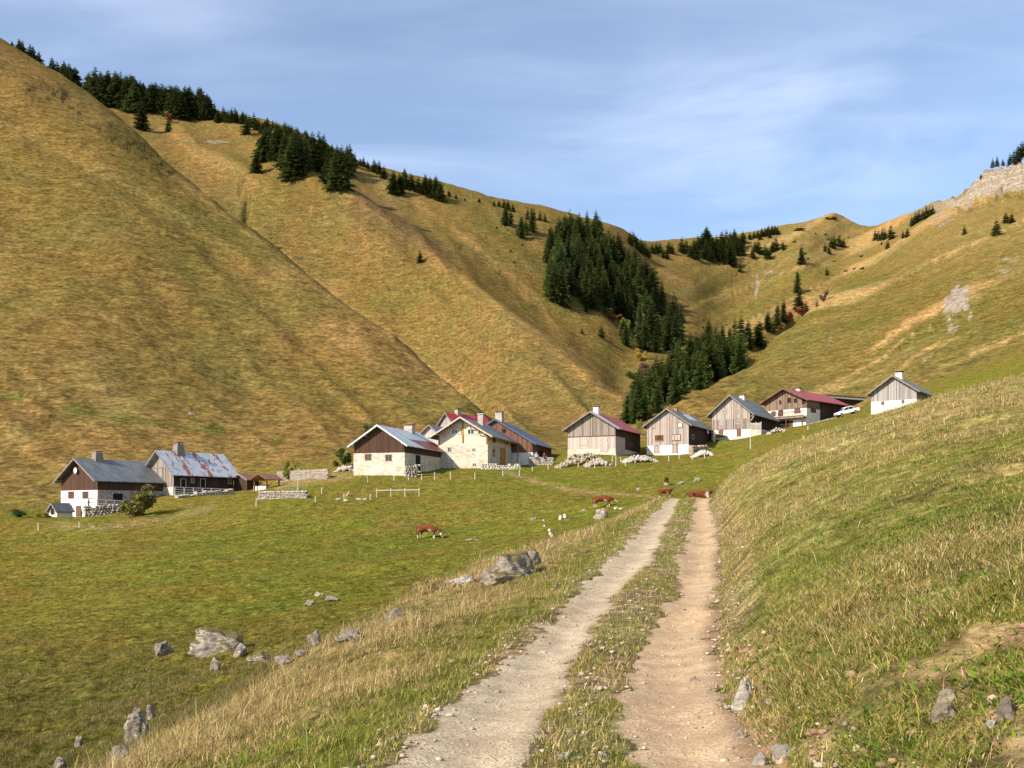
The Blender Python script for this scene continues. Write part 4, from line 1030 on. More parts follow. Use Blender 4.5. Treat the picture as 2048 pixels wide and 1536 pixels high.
def railing(name, label, a, b, h, nposts, nrails, mat='rail', cat='railing', extra=0.0):
    """posts (each a part) and rails between two points"""
    a, b = Vector(a), Vector(b); L = (b - a).xy.length; ang = math.atan2(b.y - a.y, b.x - a.x)
    root = empty(name, a, ang, label, cat); sl = (b.z - a.z) / max(L, 0.01)
    for i in range(nposts):
        x = L * i / (nposts - 1); MB().box(x - 0.06, x + 0.06, -0.06, 0.06, sl * x - 0.4, sl * x + h + extra).build('post', M[mat], root)
    for r in range(nrails):
        z = h * (r + 1) / nrails - 0.06
        MB().add([(-0.1, -0.10, z), (L + 0.1, -0.10, z + sl * L), (L + 0.1, -0.062, z + sl * L), (-0.1, -0.062, z), (-0.1, -0.10, z + 0.13), (L + 0.1, -0.10, z + sl * L + 0.13), (L + 0.1, -0.062, z + sl * L + 0.13), (-0.1, -0.062, z + 0.13)],
                 [(0, 3, 2, 1), (4, 5, 6, 7), (0, 1, 5, 4), (1, 2, 6, 5), (2, 3, 7, 6), (3, 0, 4, 7)]).build('rail', M[mat], root)
    return root
def at(u, p, Y): return Vector(((u - CX) / F * Y, Y, (HOR - p) / F * Y))

def build_houses():
    for h in HOUSES: h.build()
    g = HG['h1']
    for q in ((137.6, 983, 148.8, 997), (166, 983, 177.8, 997)): g.opening('g', *q, frame='shutter', pane='shutter')
    for q in ((138, 1012, 145, 1033), (154, 1013, 162.5, 1033)): g.opening('g', *q, kind='door', frame='shutter', pane='redwood')
    g.opening('s', 226, 988, 243, 1003, kind='door', frame='brown2', pane='dark', out=0.14)
    x, z = g.gp(155, 941); mb = MB(); vs = [(x, -0.30, z)]
    n = 14; ring = [[(x + r_ * math.cos(2 * math.pi * k / n), -0.30 - 0.5 * r_ * r_, z + r_ * 1.1 * math.sin(2 * math.pi * k / n)) for k in range(n)] for r_ in (0.22, 0.42)]
    mb.add(vs + ring[0] + ring[1], [(0, 1 + k, 1 + (k + 1) % n) for k in range(n)] + [(1 + k, 1 + n + k, 1 + n + (k + 1) % n, 1 + (k + 1) % n) for k in range(n)])
    mb.tube([(x, -0.02, z), (x, -0.29, z)], 0.04); g.part('satellite_dish', mb, 'whitepaint')
    g.chimney(195, 906, 1.5, 1.7, 'greytrim', 'greytrim', taper=0.62, capo=0.05)
    g = HG['h1b']
    g.chimney(357, 888, 1.6, 1.7, 'greytrim', 'greytrim', taper=0.62, capo=0.15)
    mb = MB(); (xa, za) = g.gp(298, 936); (xb, zb) = g.gp(345, 937); mb.box(0.1, g.W - 0.02, -0.06, -0.004, za - 0.1, za + 0.12)
    for q in (0.42, 0.6): mb.box(g.W * q - 0.05, g.W * q + 0.05, -0.055, -0.003, g.zs, za - 0.11)
    g.part('beam', mb, 'greytrim')
    mb = MB(); mb.tube([(g.W + 0.85, -0.5, g.ze - 0.75), (g.W + 0.1, -0.12, g.ze - 1.2), (g.W + 0.1, -0.12, -0.5)], 0.07, 6); g.part('gutter_pipe', mb, 'lighttrim')
    for q in ((361, 958, 370, 975), (381, 956, 388, 966), (400, 958, 409, 975), (455, 955, 462, 968)): g.opening('s', *q, kind='door' if q[3] > 970 else 'window', frame='tan', pane='dark', out=0.11)
    (ya, _z) = g.sp(466, 950); g.part('side_boards_and_shade', MB().box(g.W + 0.065, g.W + 0.10, 0.02, g.L, g.zs * 0.3, g.ze - 0.25), 'brown2')  # dark boards added to carry the side wall's shade in their colour
    h = HG['h1']; h.part('side_rubble_shade', MB().box(h.W + 0.065, h.W + 0.12, -0.05, h.L, -1.0, h.zs - 0.02), 'darkrubble')  # rubble facing, its dark tone also holding the wall's shade
    h = HG['h6']; h.part('side_boards_and_shade', MB().box(h.W + 0.01, h.W + 0.075, 0.3, h.L, h.zs + 0.05, h.ze - 0.25), 'brown2')  # added dark panel, painting the shade of this side
    h = HG['h7']; h.part('side_boards_and_shade', MB().box(h.W + 0.01, h.W + 0.075, 0.05, h.L, h.zs + 0.03, h.ze - 0.25), 'brown2')  # dark panel put on so the unlit side stays dark
    h = HG['h8']; h.part('side_boards_and_shade', MB().box(h.W + 0.01, h.W + 0.075, 0.05, h.L, h.zs + 0.03, h.ze - 0.25), 'brown2')  # shade of the side wall, laid on as a dark panel
    g = HG['kennel']; g.opening('g', 103, 1016, 110, 1029, kind='door', frame='tan', pane='dark')
    g = HG['h2']
    for q in ((730, 908, 743, 921), (771, 909, 784, 922)): g.opening('g', *q, frame='greytrim', pane='shutter')
    g.opening('s', 831, 911, 839, 942, kind='door', frame='brown2', pane='dark')
    g.chimney(819, 852, 1.5, 1.4, 'chim', 'greytrim')
    sl = (g.za - g.ze) / (g.W / 2); y0_ = g.L * 0.52; mb = MB()
    xs = [(g.W * 0.76, 0), (g.W + 0.82, 0)]
    def rz(x): return g.za - sl * (x - g.W / 2) + 0.10
    xa, xb = g.W * 0.80, g.W + 0.84
    mb.add([(xb, g.L * 0.42, rz(xb) + 0.012), (xb, g.L + 0.62, rz(xb) + 0.012), (xa, g.L + 0.62, rz(xa) + 0.012), (xa + 0.4, g.L * 0.30, rz(xa + 0.4) + 0.012),
            (xb, g.L * 0.42, rz(xb) + 0.03), (xb, g.L + 0.62, rz(xb) + 0.03), (xa, g.L + 0.62, rz(xa) + 0.03), (xa + 0.4, g.L * 0.30, rz(xa + 0.4) + 0.03)],
           [(0, 3, 2, 1), (4, 5, 6, 7), (0, 1, 5, 4), (1, 2, 6, 5), (2, 3, 7, 6), (3, 0, 4, 7)])
    o = g.part('roof_patch', mb, 'rust'); o['label'] = 'rust red sheets patching the zinc roof'
    g = HG['h3']
    for q in ((903, 858, 916, 869), (935, 858, 949, 869)): g.opening('g', *q, frame='whitepaint', pane='glass'); g.shutters(*q, mat='newwood')
    for q in ((895, 894, 903, 904), (944, 896, 951, 903), (945, 926, 953, 933)): g.opening('g', *q, frame='frame', pane='glass')
    for q in ((985, 876, 990, 886), (1008, 878, 1014, 889), (984, 897, 989, 914)): g.opening('s', *q, frame='orange', pane='glass')
    g.opening('s', 1000, 896, 1008, 930, kind='door', frame='orange', pane='orange')
    mb = MB(); mb.box(g.W / 2 - 0.12, g.W / 2 + 0.12, -0.16, -0.003, g.zs + 0.3, g.za - 0.55); mb.box(0.02, 0.26, -0.14, -0.003, g.zs, g.ze - 0.2); mb.box(g.W - 0.26, g.W - 0.02, -0.14, -0.003, g.zs, g.ze - 0.2)
    g.part('corner_post', mb, 'orange')
    mb = MB()
    for fx in (0.14, 0.32, 0.68, 0.86):
        x = g.W * fx; zz = g.roof_z(x) - 0.2; mb.tube([(x, -0.02, zz - 1.0), (x, -1.25, zz - 0.12)], 0.09, 5)
    g.part('brace', mb, 'orange')
    mb = MB(); mb.box(g.W + 0.95, g.W + 1.15, 1.5, g.L + 1.2, g.ze - 0.95, g.ze - 0.72)
    for y in (g.L * 0.5, g.L + 0.9): mb.box(g.W + 0.97, g.W + 1.13, y - 0.08, y + 0.08, -0.6, g.ze - 0.952)
    g.part('porch_post', mb, 'orange')
    g.chimney(957, 831, 0.95, 0.95, 'chim', 'whitepaint', x=0.62, y=7.0)
    g = HG['h5']; g.chimney(916, 820, 0.95, 1.0, 'chim', 'redwood')
    g = HG['h4']; g.chimney(999, 826, 1.3, 1.5, 'chim', 'greytrim'); 
    g.opening('s', 1077, 900, 1084, 914, kind='door', frame='brown2', pane='dark')
    g.opening('g', 1004, 858, 1012, 864, frame='brown2', pane='dark')
    g = HG['h6']
    g.chimney(1193, 815, 1.0, 1.0, 'plaster', 'greytrim')
    (xa, za) = g.gp(1136, 875); mb = MB(); mb.box(-0.03, g.W + 0.03, -0.06, -0.003, g.zs + 0.02, za); o = g.part('lower_boards', mb, 'palewood'); o['label'] = 'paler boards below the gable'
    (xa, za2) = g.gp(1136, 874.4); g.part('sill_beam', MB().box(-0.08, g.W + 0.08, -0.14, -0.004, za + 0.003, za + 0.16), 'redwood')
    for q in ((1158, 878, 1175, 890), (1200, 877, 1215, 890)): g.opening('g', *q, frame='rail', pane='palewood', out=0.09)
    g.opening('g', 1201, 886, 1215, 903, kind='door', frame='rail', pane='palewood', out=0.09)
    (ya, zq) = g.sp(1249, 870); m2 = MB().box(g.W - 0.02, g.W + 0.09, 0.15, ya, g.zs - 1.2, g.zs + 2.2); o = g.part('shutter', m2, 'palewood')
    g.opening('s', 1260, 886, 1264, 893, frame='greytrim', pane='dark')
    sl = (g.za - g.ze) / (g.W / 2); xa, xb = g.W / 2 + 0.02, g.W + 0.93
    def rz6(x): return g.za - sl * (x - g.W / 2) + 0.10
    mb = MB(); mb.add([(xb, -0.86, rz6(xb) + 0.01), (xb, 1.0, rz6(xb) + 0.01), (xa, 2.0, rz6(xa) + 0.01), (xa, -0.86, rz6(xa) + 0.01), (xb, -0.86, rz6(xb) + 0.03), (xb, 1.0, rz6(xb) + 0.03), (xa, 2.0, rz6(xa) + 0.03), (xa, -0.86, rz6(xa) + 0.03)],
                      [(0, 3, 2, 1), (4, 5, 6, 7), (0, 1, 5, 4), (1, 2, 6, 5), (2, 3, 7, 6), (3, 0, 4, 7)])
    o = g.part('roof_patch', mb, 'lighttrim'); o['label'] = 'grey sheets along the front roof edge'
    g = HG['h7']
    g.opening('g', 1302, 848, 1310, 857, frame='greywarm', pane='greywarm'); g.opening('g', 1356, 846, 1365, 855, frame='redwood', pane='whitepaint')
    o = g.opening('g', 1310, 870, 1327, 882, frame='orange', pane='dark', bars=3, label='long window with bright orange bars')
    g.opening('g', 1344, 869, 1361, 881, frame='redwood', pane='palewood', bars=2)
    for q in ((1309, 892, 1318, 907), (1346, 890, 1355, 907)): g.opening('g', *q, kind='door', frame='redwood', pane='greywarm')
    g.opening('s', 1383, 868, 1388, 879, frame='rail', pane='dark')
    g.chimney(1352, 817, 0.6, 0.6, 'greytrim', 'greytrim')
    sl = (g.za - g.ze) / (g.W / 2)
    def rz7(x): return g.za - sl * (x - g.W / 2) + 0.10
    xa, xb = g.W * 0.56, g.W * 0.80; ya, yb = g.L * 0.42, g.L * 0.75
    g.part('roof_light', MB().add([(xb, ya, rz7(xb) + 0.01), (xb, yb, rz7(xb) + 0.01), (xa, yb, rz7(xa) + 0.01), (xa, ya, rz7(xa) + 0.01), (xb, ya, rz7(xb) + 0.05), (xb, yb, rz7(xb) + 0.05), (xa, yb, rz7(xa) + 0.05), (xa, ya, rz7(xa) + 0.05)],
                                  [(0, 3, 2, 1), (4, 5, 6, 7), (0, 1, 5, 4), (1, 2, 6, 5), (2, 3, 7, 6), (3, 0, 4, 7)]), 'roofpale')
    (yd, zd) = g.sp(1411, 864); mb = MB(); n = 14
    mb.add([(g.W + 0.4, yd, zd)] + [(g.W + 0.5, yd + 0.5 * math.cos(2 * math.pi * k / n), zd + 0.5 * math.sin(2 * math.pi * k / n)) for k in range(n)], [(0, 1 + k, 1 + (k + 1) % n) for k in range(n)]); mb.tube([(g.W + 0.02, yd, zd), (g.W + 0.39, yd, zd)], 0.04); g.part('satellite_dish', mb, 'lighttrim')
    # open lean-to on the right end
    mb = MB(); yL = g.L; zl = (908 - 864) / F * 198
    mb.add([(g.W + 0.02, yL - 3.5, zl + 0.6), (g.W + 0.02, yL + 1.5, zl + 0.6), (g.W + 3.6, yL + 1.5, zl - 0.2), (g.W + 3.6, yL - 3.5, zl - 0.2), (g.W + 0.02, yL - 3.5, zl + 0.72), (g.W + 0.02, yL + 1.5, zl + 0.72), (g.W + 3.6, yL + 1.5, zl - 0.08), (g.W + 3.6, yL - 3.5, zl - 0.08)],
           [(0, 3, 2, 1), (4, 5, 6, 7), (0, 1, 5, 4), (1, 2, 6, 5), (2, 3, 7, 6), (3, 0, 4, 7)]); g.part('lean_to_roof', mb, 'greytrim')
    g.part('lean_to_wall', MB().box(g.W + 1.6, g.W + 3.3, yL - 1.2, yL + 1.2, -1.5, zl - 0.15), 'brown'); g.part('lean_to_post', MB().box(g.W + 1.25, g.W + 1.65, yL - 3.4, yL - 3.0, -1.5, zl + 0.1), 'rail')
    g = HG['h8']
    for q in ((1444, 819, 1452.5, 827.5), (1470, 818, 1477, 826), (1441, 841, 1449, 849), (1472, 840, 1480.5, 848)): g.opening('g', *q, frame='rail', pane='greybrown')
    for q in ((1438, 860, 1446, 874), (1474.5, 859, 1481.5, 873)): g.opening('g', *q, kind='door', frame='redwood', pane='redwood')
    (xa, zb) = g.gp(1424, 840); (xc, zc) = g.gp(1424, 849); g.part('lower_boards', MB().box(-0.03, g.W + 0.03, -0.07, -0.003, g.zs + 0.02, zb), 'greybrown')
    g.chimney(1485, 792, 1.0, 1.0, 'plaster', 'greytrim')
    mb = MB(); mb.tube([(g.W + 0.05, 0.25, g.ze - 2.0), (g.W + 0.9, 0.25, g.ze - 0.75)], 0.09, 5); mb.tube([(g.W + 0.05, 0.25, g.ze - 1.0), (g.W + 0.9, 0.25, g.ze - 0.9)], 0.08, 5); g.part('brace', mb, 'rail')
    g.part('porch_wall', MB().box(g.W + 0.07, g.W + 2.3, -0.2, 5.5, -1.8, g.zs * 0.92), 'rubble')
    mb = MB()
    for k in range(5): mb.box(g.W + 0.1, g.W + 2.3, -0.15, -0.08, g.zs * 0.92 + 0.15 + k * 0.24, g.zs * 0.92 + 0.30 + k * 0.24)
    for x in (0.12, 1.15, 2.2): mb.box(g.W + x, g.W + x + 0.12, -0.07, 0.05, g.zs * 0.92, g.zs * 0.92 + 1.45)
    g.part('porch_railing', mb, 'rail'); g.opening('s', 1512, 842, 1518, 857, kind='door', frame='brown2', pane='dark')
    g = HG['h9']
    g.chimney(1597, 778, 0.9, 0.9, 'plaster', 'redwood')
    for q in ((1559, 801, 1563, 808), (1575, 796, 1582, 805), (1588, 797, 1594, 805), (1604, 798, 1610, 807)): g.opening('g', *q, frame='brown2', pane='dark')
    for q in ((1543, 823, 1552, 832), (1557, 820, 1567, 832), (1589, 816, 1601, 826)): g.opening('g', *q, frame='redwood', pane='glass')
    for q in ((1549, 842, 1556, 854), (1580, 842, 1586, 853)): g.opening('g', *q, kind='door', frame='redwood', pane='redwood')
    g.opening('g', 1558, 843, 1578, 854, kind='door', frame='brown2', pane='dark')
    g.opening('g', 1587, 840, 1603, 852, kind='door', frame='tan', pane='whitepaint')
    g.opening('s', 1621, 816, 1631, 826, frame='redwood', pane='glass'); g.opening('s', 1640, 822, 1648, 840, kind='door', frame='redwood', pane='dark')
    (ya, zt) = g.sp(1638, 813); g.part('side_boards_and_shade', MB().box(g.W + 0.065, g.W + 0.11, 0.05, ya, zt - 0.05, g.ze - 0.3), 'greybrown')
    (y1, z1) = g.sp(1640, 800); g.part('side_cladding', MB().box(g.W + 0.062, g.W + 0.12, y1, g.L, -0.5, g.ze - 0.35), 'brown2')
    (x1, zf) = g.gp(1545, 838); (x2, zf2) = g.gp(1611, 833); x1 = max(x1, 0.3)
    bal = MB().box(x1, g.W + 0.1, -1.5, -0.07, zf - 0.3, zf - 0.05); bo = g.part('balcony', bal, 'greybrown')
    m = MB(); hb = 1.15; nb = 26
    for k in range(nb + 1):
        x = x1 + (g.W + 0.1 - x1) * k / nb; m.box(x - 0.045, x + 0.045, -1.46, -1.40, zf - 0.048, zf + hb)
    for z in (0.05, hb - 0.12): m.box(x1, g.W + 0.1, -1.52, -1.462, zf + z, zf + z + 0.13)
    m.build('balcony_railing', M['redwood'], bo)
    m = MB()
    for fx in (0.12, 0.5, 0.97): m.box(x1 + (g.W - x1) * fx, x1 + (g.W - x1) * fx + 0.16, -1.42, -1.26, -1.5, zf - 0.302)
    g.part('balcony_post', m, 'redwood')
    g = HG['h9b']; g.part('gutter', MB().box(g.W + 0.51, g.W + 0.62, -0.4, g.L + 0.4, g.ze - 0.18, g.ze + 0.14), 'lighttrim')
    g = HG['h10']
    for q in ((1762.5, 803, 1769, 810), (1803, 800, 1809, 807)): g.opening('g', *q, frame='greytrim', pane='shutter')
    g.chimney(1799, 746, 1.35, 1.35, 'plaster', 'brown2', taper=0.8)

def build_yard():
    """walls, rails, shelter, trough and posts around the houses"""
    stone_wall(172, 1038, 252, 1032, 25, 'rough white stone terrace wall below the dark brown barn at far left', M['stonew'], 2.6, 1, d0=143, d1=144.5)
    railing('wooden_railing', 'grey two rail railing on the terrace of the dark brown barn', at(178, 1013, 144), at(262, 1019, 147), 1.15, 6, 2)
    railing('stair_railing', 'dark slanting stair rail left of the white terrace wall', at(163, 1036, 142.6), at(177, 1014, 143.4), 1.0, 3, 2, 'brown2')
    stone_wall(354, 1014, 462, 1000, 24, 'pale stone terrace wall under the railing of the rusty roofed barn', M['stonew'], 1.2, 2, d0=151, d1=158)
    railing('wooden_railing', 'weathered three rail railing on the terrace wall of the rusty roofed barn', at(350, 988, 151.5), at(458, 992, 158.5), 1.05, 7, 3)
    railing('leaning_rail', 'broken rail leaning against the terrace wall below the rusty roofed barn', at(358, 1016, 148), at(390, 1005, 150), 0.5, 2, 2, 'greytrim')
    stone_wall(520, 998, 613, 997, 16, 'short free standing white stone wall in front of the trough shelter', M['stonew'], 0.7, 3)
    stone_wall(556, 962, 655, 958, 19, 'grey stone wall in long grass behind the young green tree', M['stonew'], 0.7, 4)
    stone_wall(811, 953, 835, 954, 22, 'pale stone block wall at the right corner of the zinc roofed barn', M['stonew'], 1.4, 5, d0=157, d1=157.4)
    stone_wall(963, 943, 1040, 944, 15, 'low white stone wall in front of the new larch chalet', M['white'], 0.9, 6, d0=169, d1=168.5)
    stone_wall(1059, 932, 1105, 932, 17.5, 'whitish stone wall where two people sit beside the blue roofed barn', M['white'], 0.9, 7, d0=183, d1=181.5)
    stone_wall(1381, 911, 1412, 909, 19, 'dark rough stone terrace wall at the corner of the orange windowed barn', M['stoneb'], 1.4, 8, d0=187, d1=190)
    stone_wall(1617, 856, 1668, 843, 9, 'low reddish stone wall along the yard of the balcony chalet', M['stoneb'], 0.7, 9, d0=205, d1=207)
    heap('stone_heap', 1161, 929, 96, 24, 230, 3, 'earthy mound of brown stones in front of the old red roofed barn', M['stoneb'], 0.28, 0.55)
    heap('stone_heap', 1197, 931, 48, 15, 90, 4, 'pale loose stones at the foot of the earthy mound', M['stonew'], 0.36, 0.5)
    heap('stone_heap', 1279, 924, 68, 14, 330, 5, 'long heap of white stones between the two grey barns', M['white'], 0.26, 0.4)
    heap('stone_heap', 1406, 913, 42, 13, 190, 6, 'bright white stone heap right of the orange windowed barn', M['white'], 0.25, 0.5)
    heap('stone_heap', 692, 942, 36, 13, 60, 7, 'grey rubble left of the zinc roofed barn', M['stonew'], 0.34, 0.5)
    heap('stone_heap', 1553, 866, 36, 11, 50, 8, 'small stone heap under the balcony chalet', M['stonew'], 0.30, 0.5)
    # trough shelter
    a = at(509, 984, 163); r = empty('trough_shelter', a, R(-35), 'little open shelter with red brown roof on posts above a white trough', 'shelter')
    for x, y in ((0, 0), (2.9, 0), (0, 2.6), (2.9, 2.6)): MB().box(x - 0.09, x + 0.09, y - 0.09, y + 0.09, -0.6, 2.1).build('post', M['redwood'], r)
    MB().prism([(-0.6, 2.0), (1.45, 2.95), (3.5, 2.0), (3.5, 1.88), (1.45, 2.82), (-0.6, 1.88)], 'y', -0.6, 3.1).build('roof', M['rust'], r)
    t = MB().box(0, 2.6, 0, 0.9, -0.5, 0.12); t.box(0, 2.6, 0, 0.12, 0.122, 0.75).box(0, 2.6, 0.78, 0.9, 0.122, 0.75).box(0, 0.12, 0.122, 0.778, 0.122, 0.75).box(2.48, 2.6, 0.122, 0.778, 0.122, 0.75)
    o = t.build('water_trough', M['plaster']); o.location = at(507, 981.5, 163.6); o.rotation_euler = (0, 0, R(-25)); tag(o, 'pale stone water trough under the little red brown shelter', 'trough')
    # fence posts in the meadow
    def post(u, pt, pb, lab, grp, tilt=0.0, proto={}):
        x, y, z = hit(u, pb); h = max(0.7, (pb - pt) / F * y)
        if 'm' not in proto:
            mb = MB(); mb.tube([(0, 0, -0.3), (0, 0, 0.55), (0.01, 0, 0.97), (0.01, 0, 1.0)], [0.085, 0.08, 0.075, 0.05], 7); o = mb.build('fence_post', M['post']); proto['m'] = o.data
        else: o = link('fence_post', proto['m'])
        o.location = (x, y, z); o.scale = (1.0, 1.0, h); o.rotation_euler = (R(random.uniform(-3, 3)), tilt + R(random.uniform(-4, 4)), random.uniform(0, 6)); tag(o, lab, 'post', grp)
    L1 = 'weathered wooden fence post in the grass between rusty barn and larch chalet'
    for x, t_, b in ((45, 280, 340), (480, 268, 310), (525, 205, 250), (690, 248, 295), (880, 250, 290), (350, 150, 228), (210, 145, 188), (1055, 120, 150), (1160, 108, 152), (1255, 103, 147), (1350, 88, 146), (1468, 88, 142), (1645, 93, 142), (1850, 78, 120), (1970, 73, 117), (1448, 18, 64), (1483, 22, 64)):
        post(500 + x / 3.657, 920 + t_ / 3.657, 920 + b / 3.657, L1, 'meadow fence posts left')
    post(500 + 862 / 3.657, 951, 965.5, 'fence post leaning right in long grass below the zinc roofed barn', 'leaning fence posts', R(22))
    post(500 + 706 / 3.657, 982.5, 992, 'short fence post leaning right above the low stone row', 'leaning fence posts', R(30))
    L2 = 'weathered wooden fence post in the row below the middle and right barns'
    for x, t_, b in ((128, 285, 320), (290, 258, 300), (415, 248, 292), (507, 222, 272), (597, 238, 277), (683, 222, 280), (765, 238, 287), (877, 222, 272), (945, 168, 222), (983, 158, 272), (1030, 178, 222), (1080, 228, 267), (1180, 208, 237), (1300, 188, 217), (1525, 163, 217), (1630, 160, 192), (1765, 168, 202), (1890, 160, 187)):
        post(1040 + x / 5.12, 880 + t_ / 5.12, 880 + b / 5.12, L2, 'meadow fence posts right')
    L3 = 'grey post at the lower edge of the far left garden'
    for u, t_, b in ((77, 1046, 1061), (159, 1048, 1057)): post(u, t_, b, L3, 'garden posts')
    post(1501, 874, 898, 'tall thin pole in the grass below the two tone barn', None); post(1616, 852, 860, 'thin stake on the slope below the balcony chalet', None)
    a = Vector(hit(753, 995)); b = Vector(hit(838, 994)); f = railing('rail_fence', 'short three post fence with a single rail standing in the open meadow', a, b, 0.95, 4, 1, 'post', 'fence', 0.25)
    # row of low stones
    for i, (u, p, w, hh) in enumerate(((676, 1001, 14, 5), (692, 1002, 12, 4), (716, 1001, 12, 5), (730, 1000, 14, 4))):
        boulder(u, p, w, hh, 60 + i, 'low pale stone lying beside the leaning meadow posts', 'row of low stones', M['stonew'], 'stone', 3)

# ------------------------------------------------------------------ trees
def mat_foliage(name, a, b, transl=0.25):
    t = NT(name); P = t.coord('Object'); inf = t.node('ShaderNodeObjectInfo')
    n = t.noise(P, 9, 3, 0.6)
    c = t.mix(t.ramp(n, 0.3, 0.7), a, b); c = t.scale(c, t.ramp(inf.outputs['Random'], 0, 1, 0.6, 1.4, False))
    d = t.node('ShaderNodeBsdfDiffuse'); tr = t.node('ShaderNodeBsdfTranslucent'); mx = t.node('ShaderNodeMixShader')
    t.l.new(c, d.inputs['Color']); t.l.new(c, tr.inputs['Color']); mx.inputs[0].default_value = transl
    t.l.new(d.outputs[0], mx.inputs[1]); t.l.new(tr.outputs[0], mx.inputs[2]); t.l.new(mx.outputs[0], t.out.inputs['Surface']); return t.m
def spruce_crown(seed, whorls=30, nb=9, rad=0.19, low=0.03, ragged=0.25):
    """unit height spruce crown: drooping boughs of many small needle sprays"""
    rg = np.random.default_rng(seed); T = []
    for i in range(whorls):
        h = low + (1 - low) * (i + rg.uniform(-0.3, 0.3)) / whorls
        h = min(max(h, low), 0.985); env = 1.28 * rad * (1 - h) ** 0.72 * (0.72 + 0.28 * min(1, (h - low) / 0.10 + 0.3)) + 0.008
        a0 = rg.uniform(0, 6.28); k = nb if h < 0.8 else 6
        for b in range(k):
            if rg.random() < 0.10: continue
            a = a0 + 2 * np.pi * b / k + rg.normal(0, 0.18); L = env * rg.uniform(1 - 2 * ragged, 1 + ragged * 0.6)
            d = np.array([np.cos(a), np.sin(a), 0]); s = np.array([-np.sin(a), np.cos(a), 0]); up = np.array([0, 0, 1.0])
            droop = rg.uniform(0.25, 0.55) * (1.15 - h)
            def q(t): return d * L * t + up * (h + L * (0.12 * t - droop * t * t + 0.22 * droop * t ** 4))
            w = 0.40 * L
            T += [[q(0) + s * 0.01, q(0.55) + s * w * 0.55, q(1.0)], [q(0) - s * 0.01, q(1.0), q(0.55) - s * w * 0.55]]
            for t in np.linspace(0.25, 0.95, 4):
                for sg in (-1, 1):
                    l = L * rg.uniform(0.28, 0.50) * (1.15 - 0.6 * t); c = q(t)
                    tip = c + d * l * 0.55 + s * sg * l * 0.8 - up * l * rg.uniform(0.25, 0.75)
                    T.append([c - d * 0.14 * L, c + d * 0.16 * L, tip])
                hang = c - up * L * rg.uniform(0.15, 0.34) + s * rg.normal(0, 0.05) * L
                T.append([c - d * 0.09 * L, c + d * 0.09 * L, hang])
    T.append([np.array([-0.008, 0, 0.96]), np.array([0.008, 0, 0.96]), np.array([0, 0, 1.02])])
    V = np.array(T).reshape(-1, 3); return np_mesh('crown', V, np.arange(len(V)).reshape(-1, 3))
def trunk_mesh(r=0.013, top=0.9, low=-0.06):
    mb = MB(); mb.tube([(0, 0, low), (0, 0, 0.3), (0, 0, top)], [r * 1.25, r, r * 0.15], 7)
    me = bpy.data.meshes.new('trunk'); me.from_pydata(mb.v, [], mb.f); return me
def leafy_crown(seed, n=1500, blobs=9, flat=0.8, leaf=0.055, cz=0.58):
    rg = np.random.default_rng(seed); C = rg.normal(0, 0.22, (blobs, 3)) * np.array([1, 1, flat]) + np.array([0, 0, cz]); C[:, 2] = np.clip(C[:, 2], cz - 0.30, 0.82)
    Rr = rg.uniform(0.13, 0.24, blobs); k = rg.integers(0, blobs, n); d = rg.normal(size=(n, 3)); d /= np.linalg.norm(d, axis=1)[:, None]
    P = C[k] + d * (Rr[k] * rg.random(n) ** 0.35)[:, None]
    a = rg.normal(size=(n, 3)); a /= np.linalg.norm(a, axis=1)[:, None]; b = np.cross(a, rg.normal(size=(n, 3))); b /= np.linalg.norm(b, axis=1)[:, None]
    l = leaf * rg.uniform(0.6, 1.3, n)[:, None]
    V = np.stack([P - a * l, P - b * l * 0.6, P + a * l, P + b * l * 0.6], 1).reshape(-1, 3)
    return np_mesh('crown', V, np.arange(len(V)).reshape(-1, 4))
def branchy(seed, n=8):
    rg = np.random.default_rng(seed); mb = MB()
    mb.tube([(0, 0, -0.08), (0.01, 0, 0.25), (0.0, 0.02, 0.6)], [0.03, 0.024, 0.008], 6)
    for i in range(n):
        a = rg.uniform(0, 6.28); z = rg.uniform(0.1, 0.45); e = rg.uniform(0.2, 0.4)
        mb.tube([(0, 0, z), (math.cos(a) * e * 0.5, math.sin(a) * e * 0.5, z + 0.2), (math.cos(a) * e, math.sin(a) * e, z + 0.38)], [0.014, 0.009, 0.003], 4)
    me = bpy.data.meshes.new('trunk'); me.from_pydata(mb.v, [], mb.f); return me
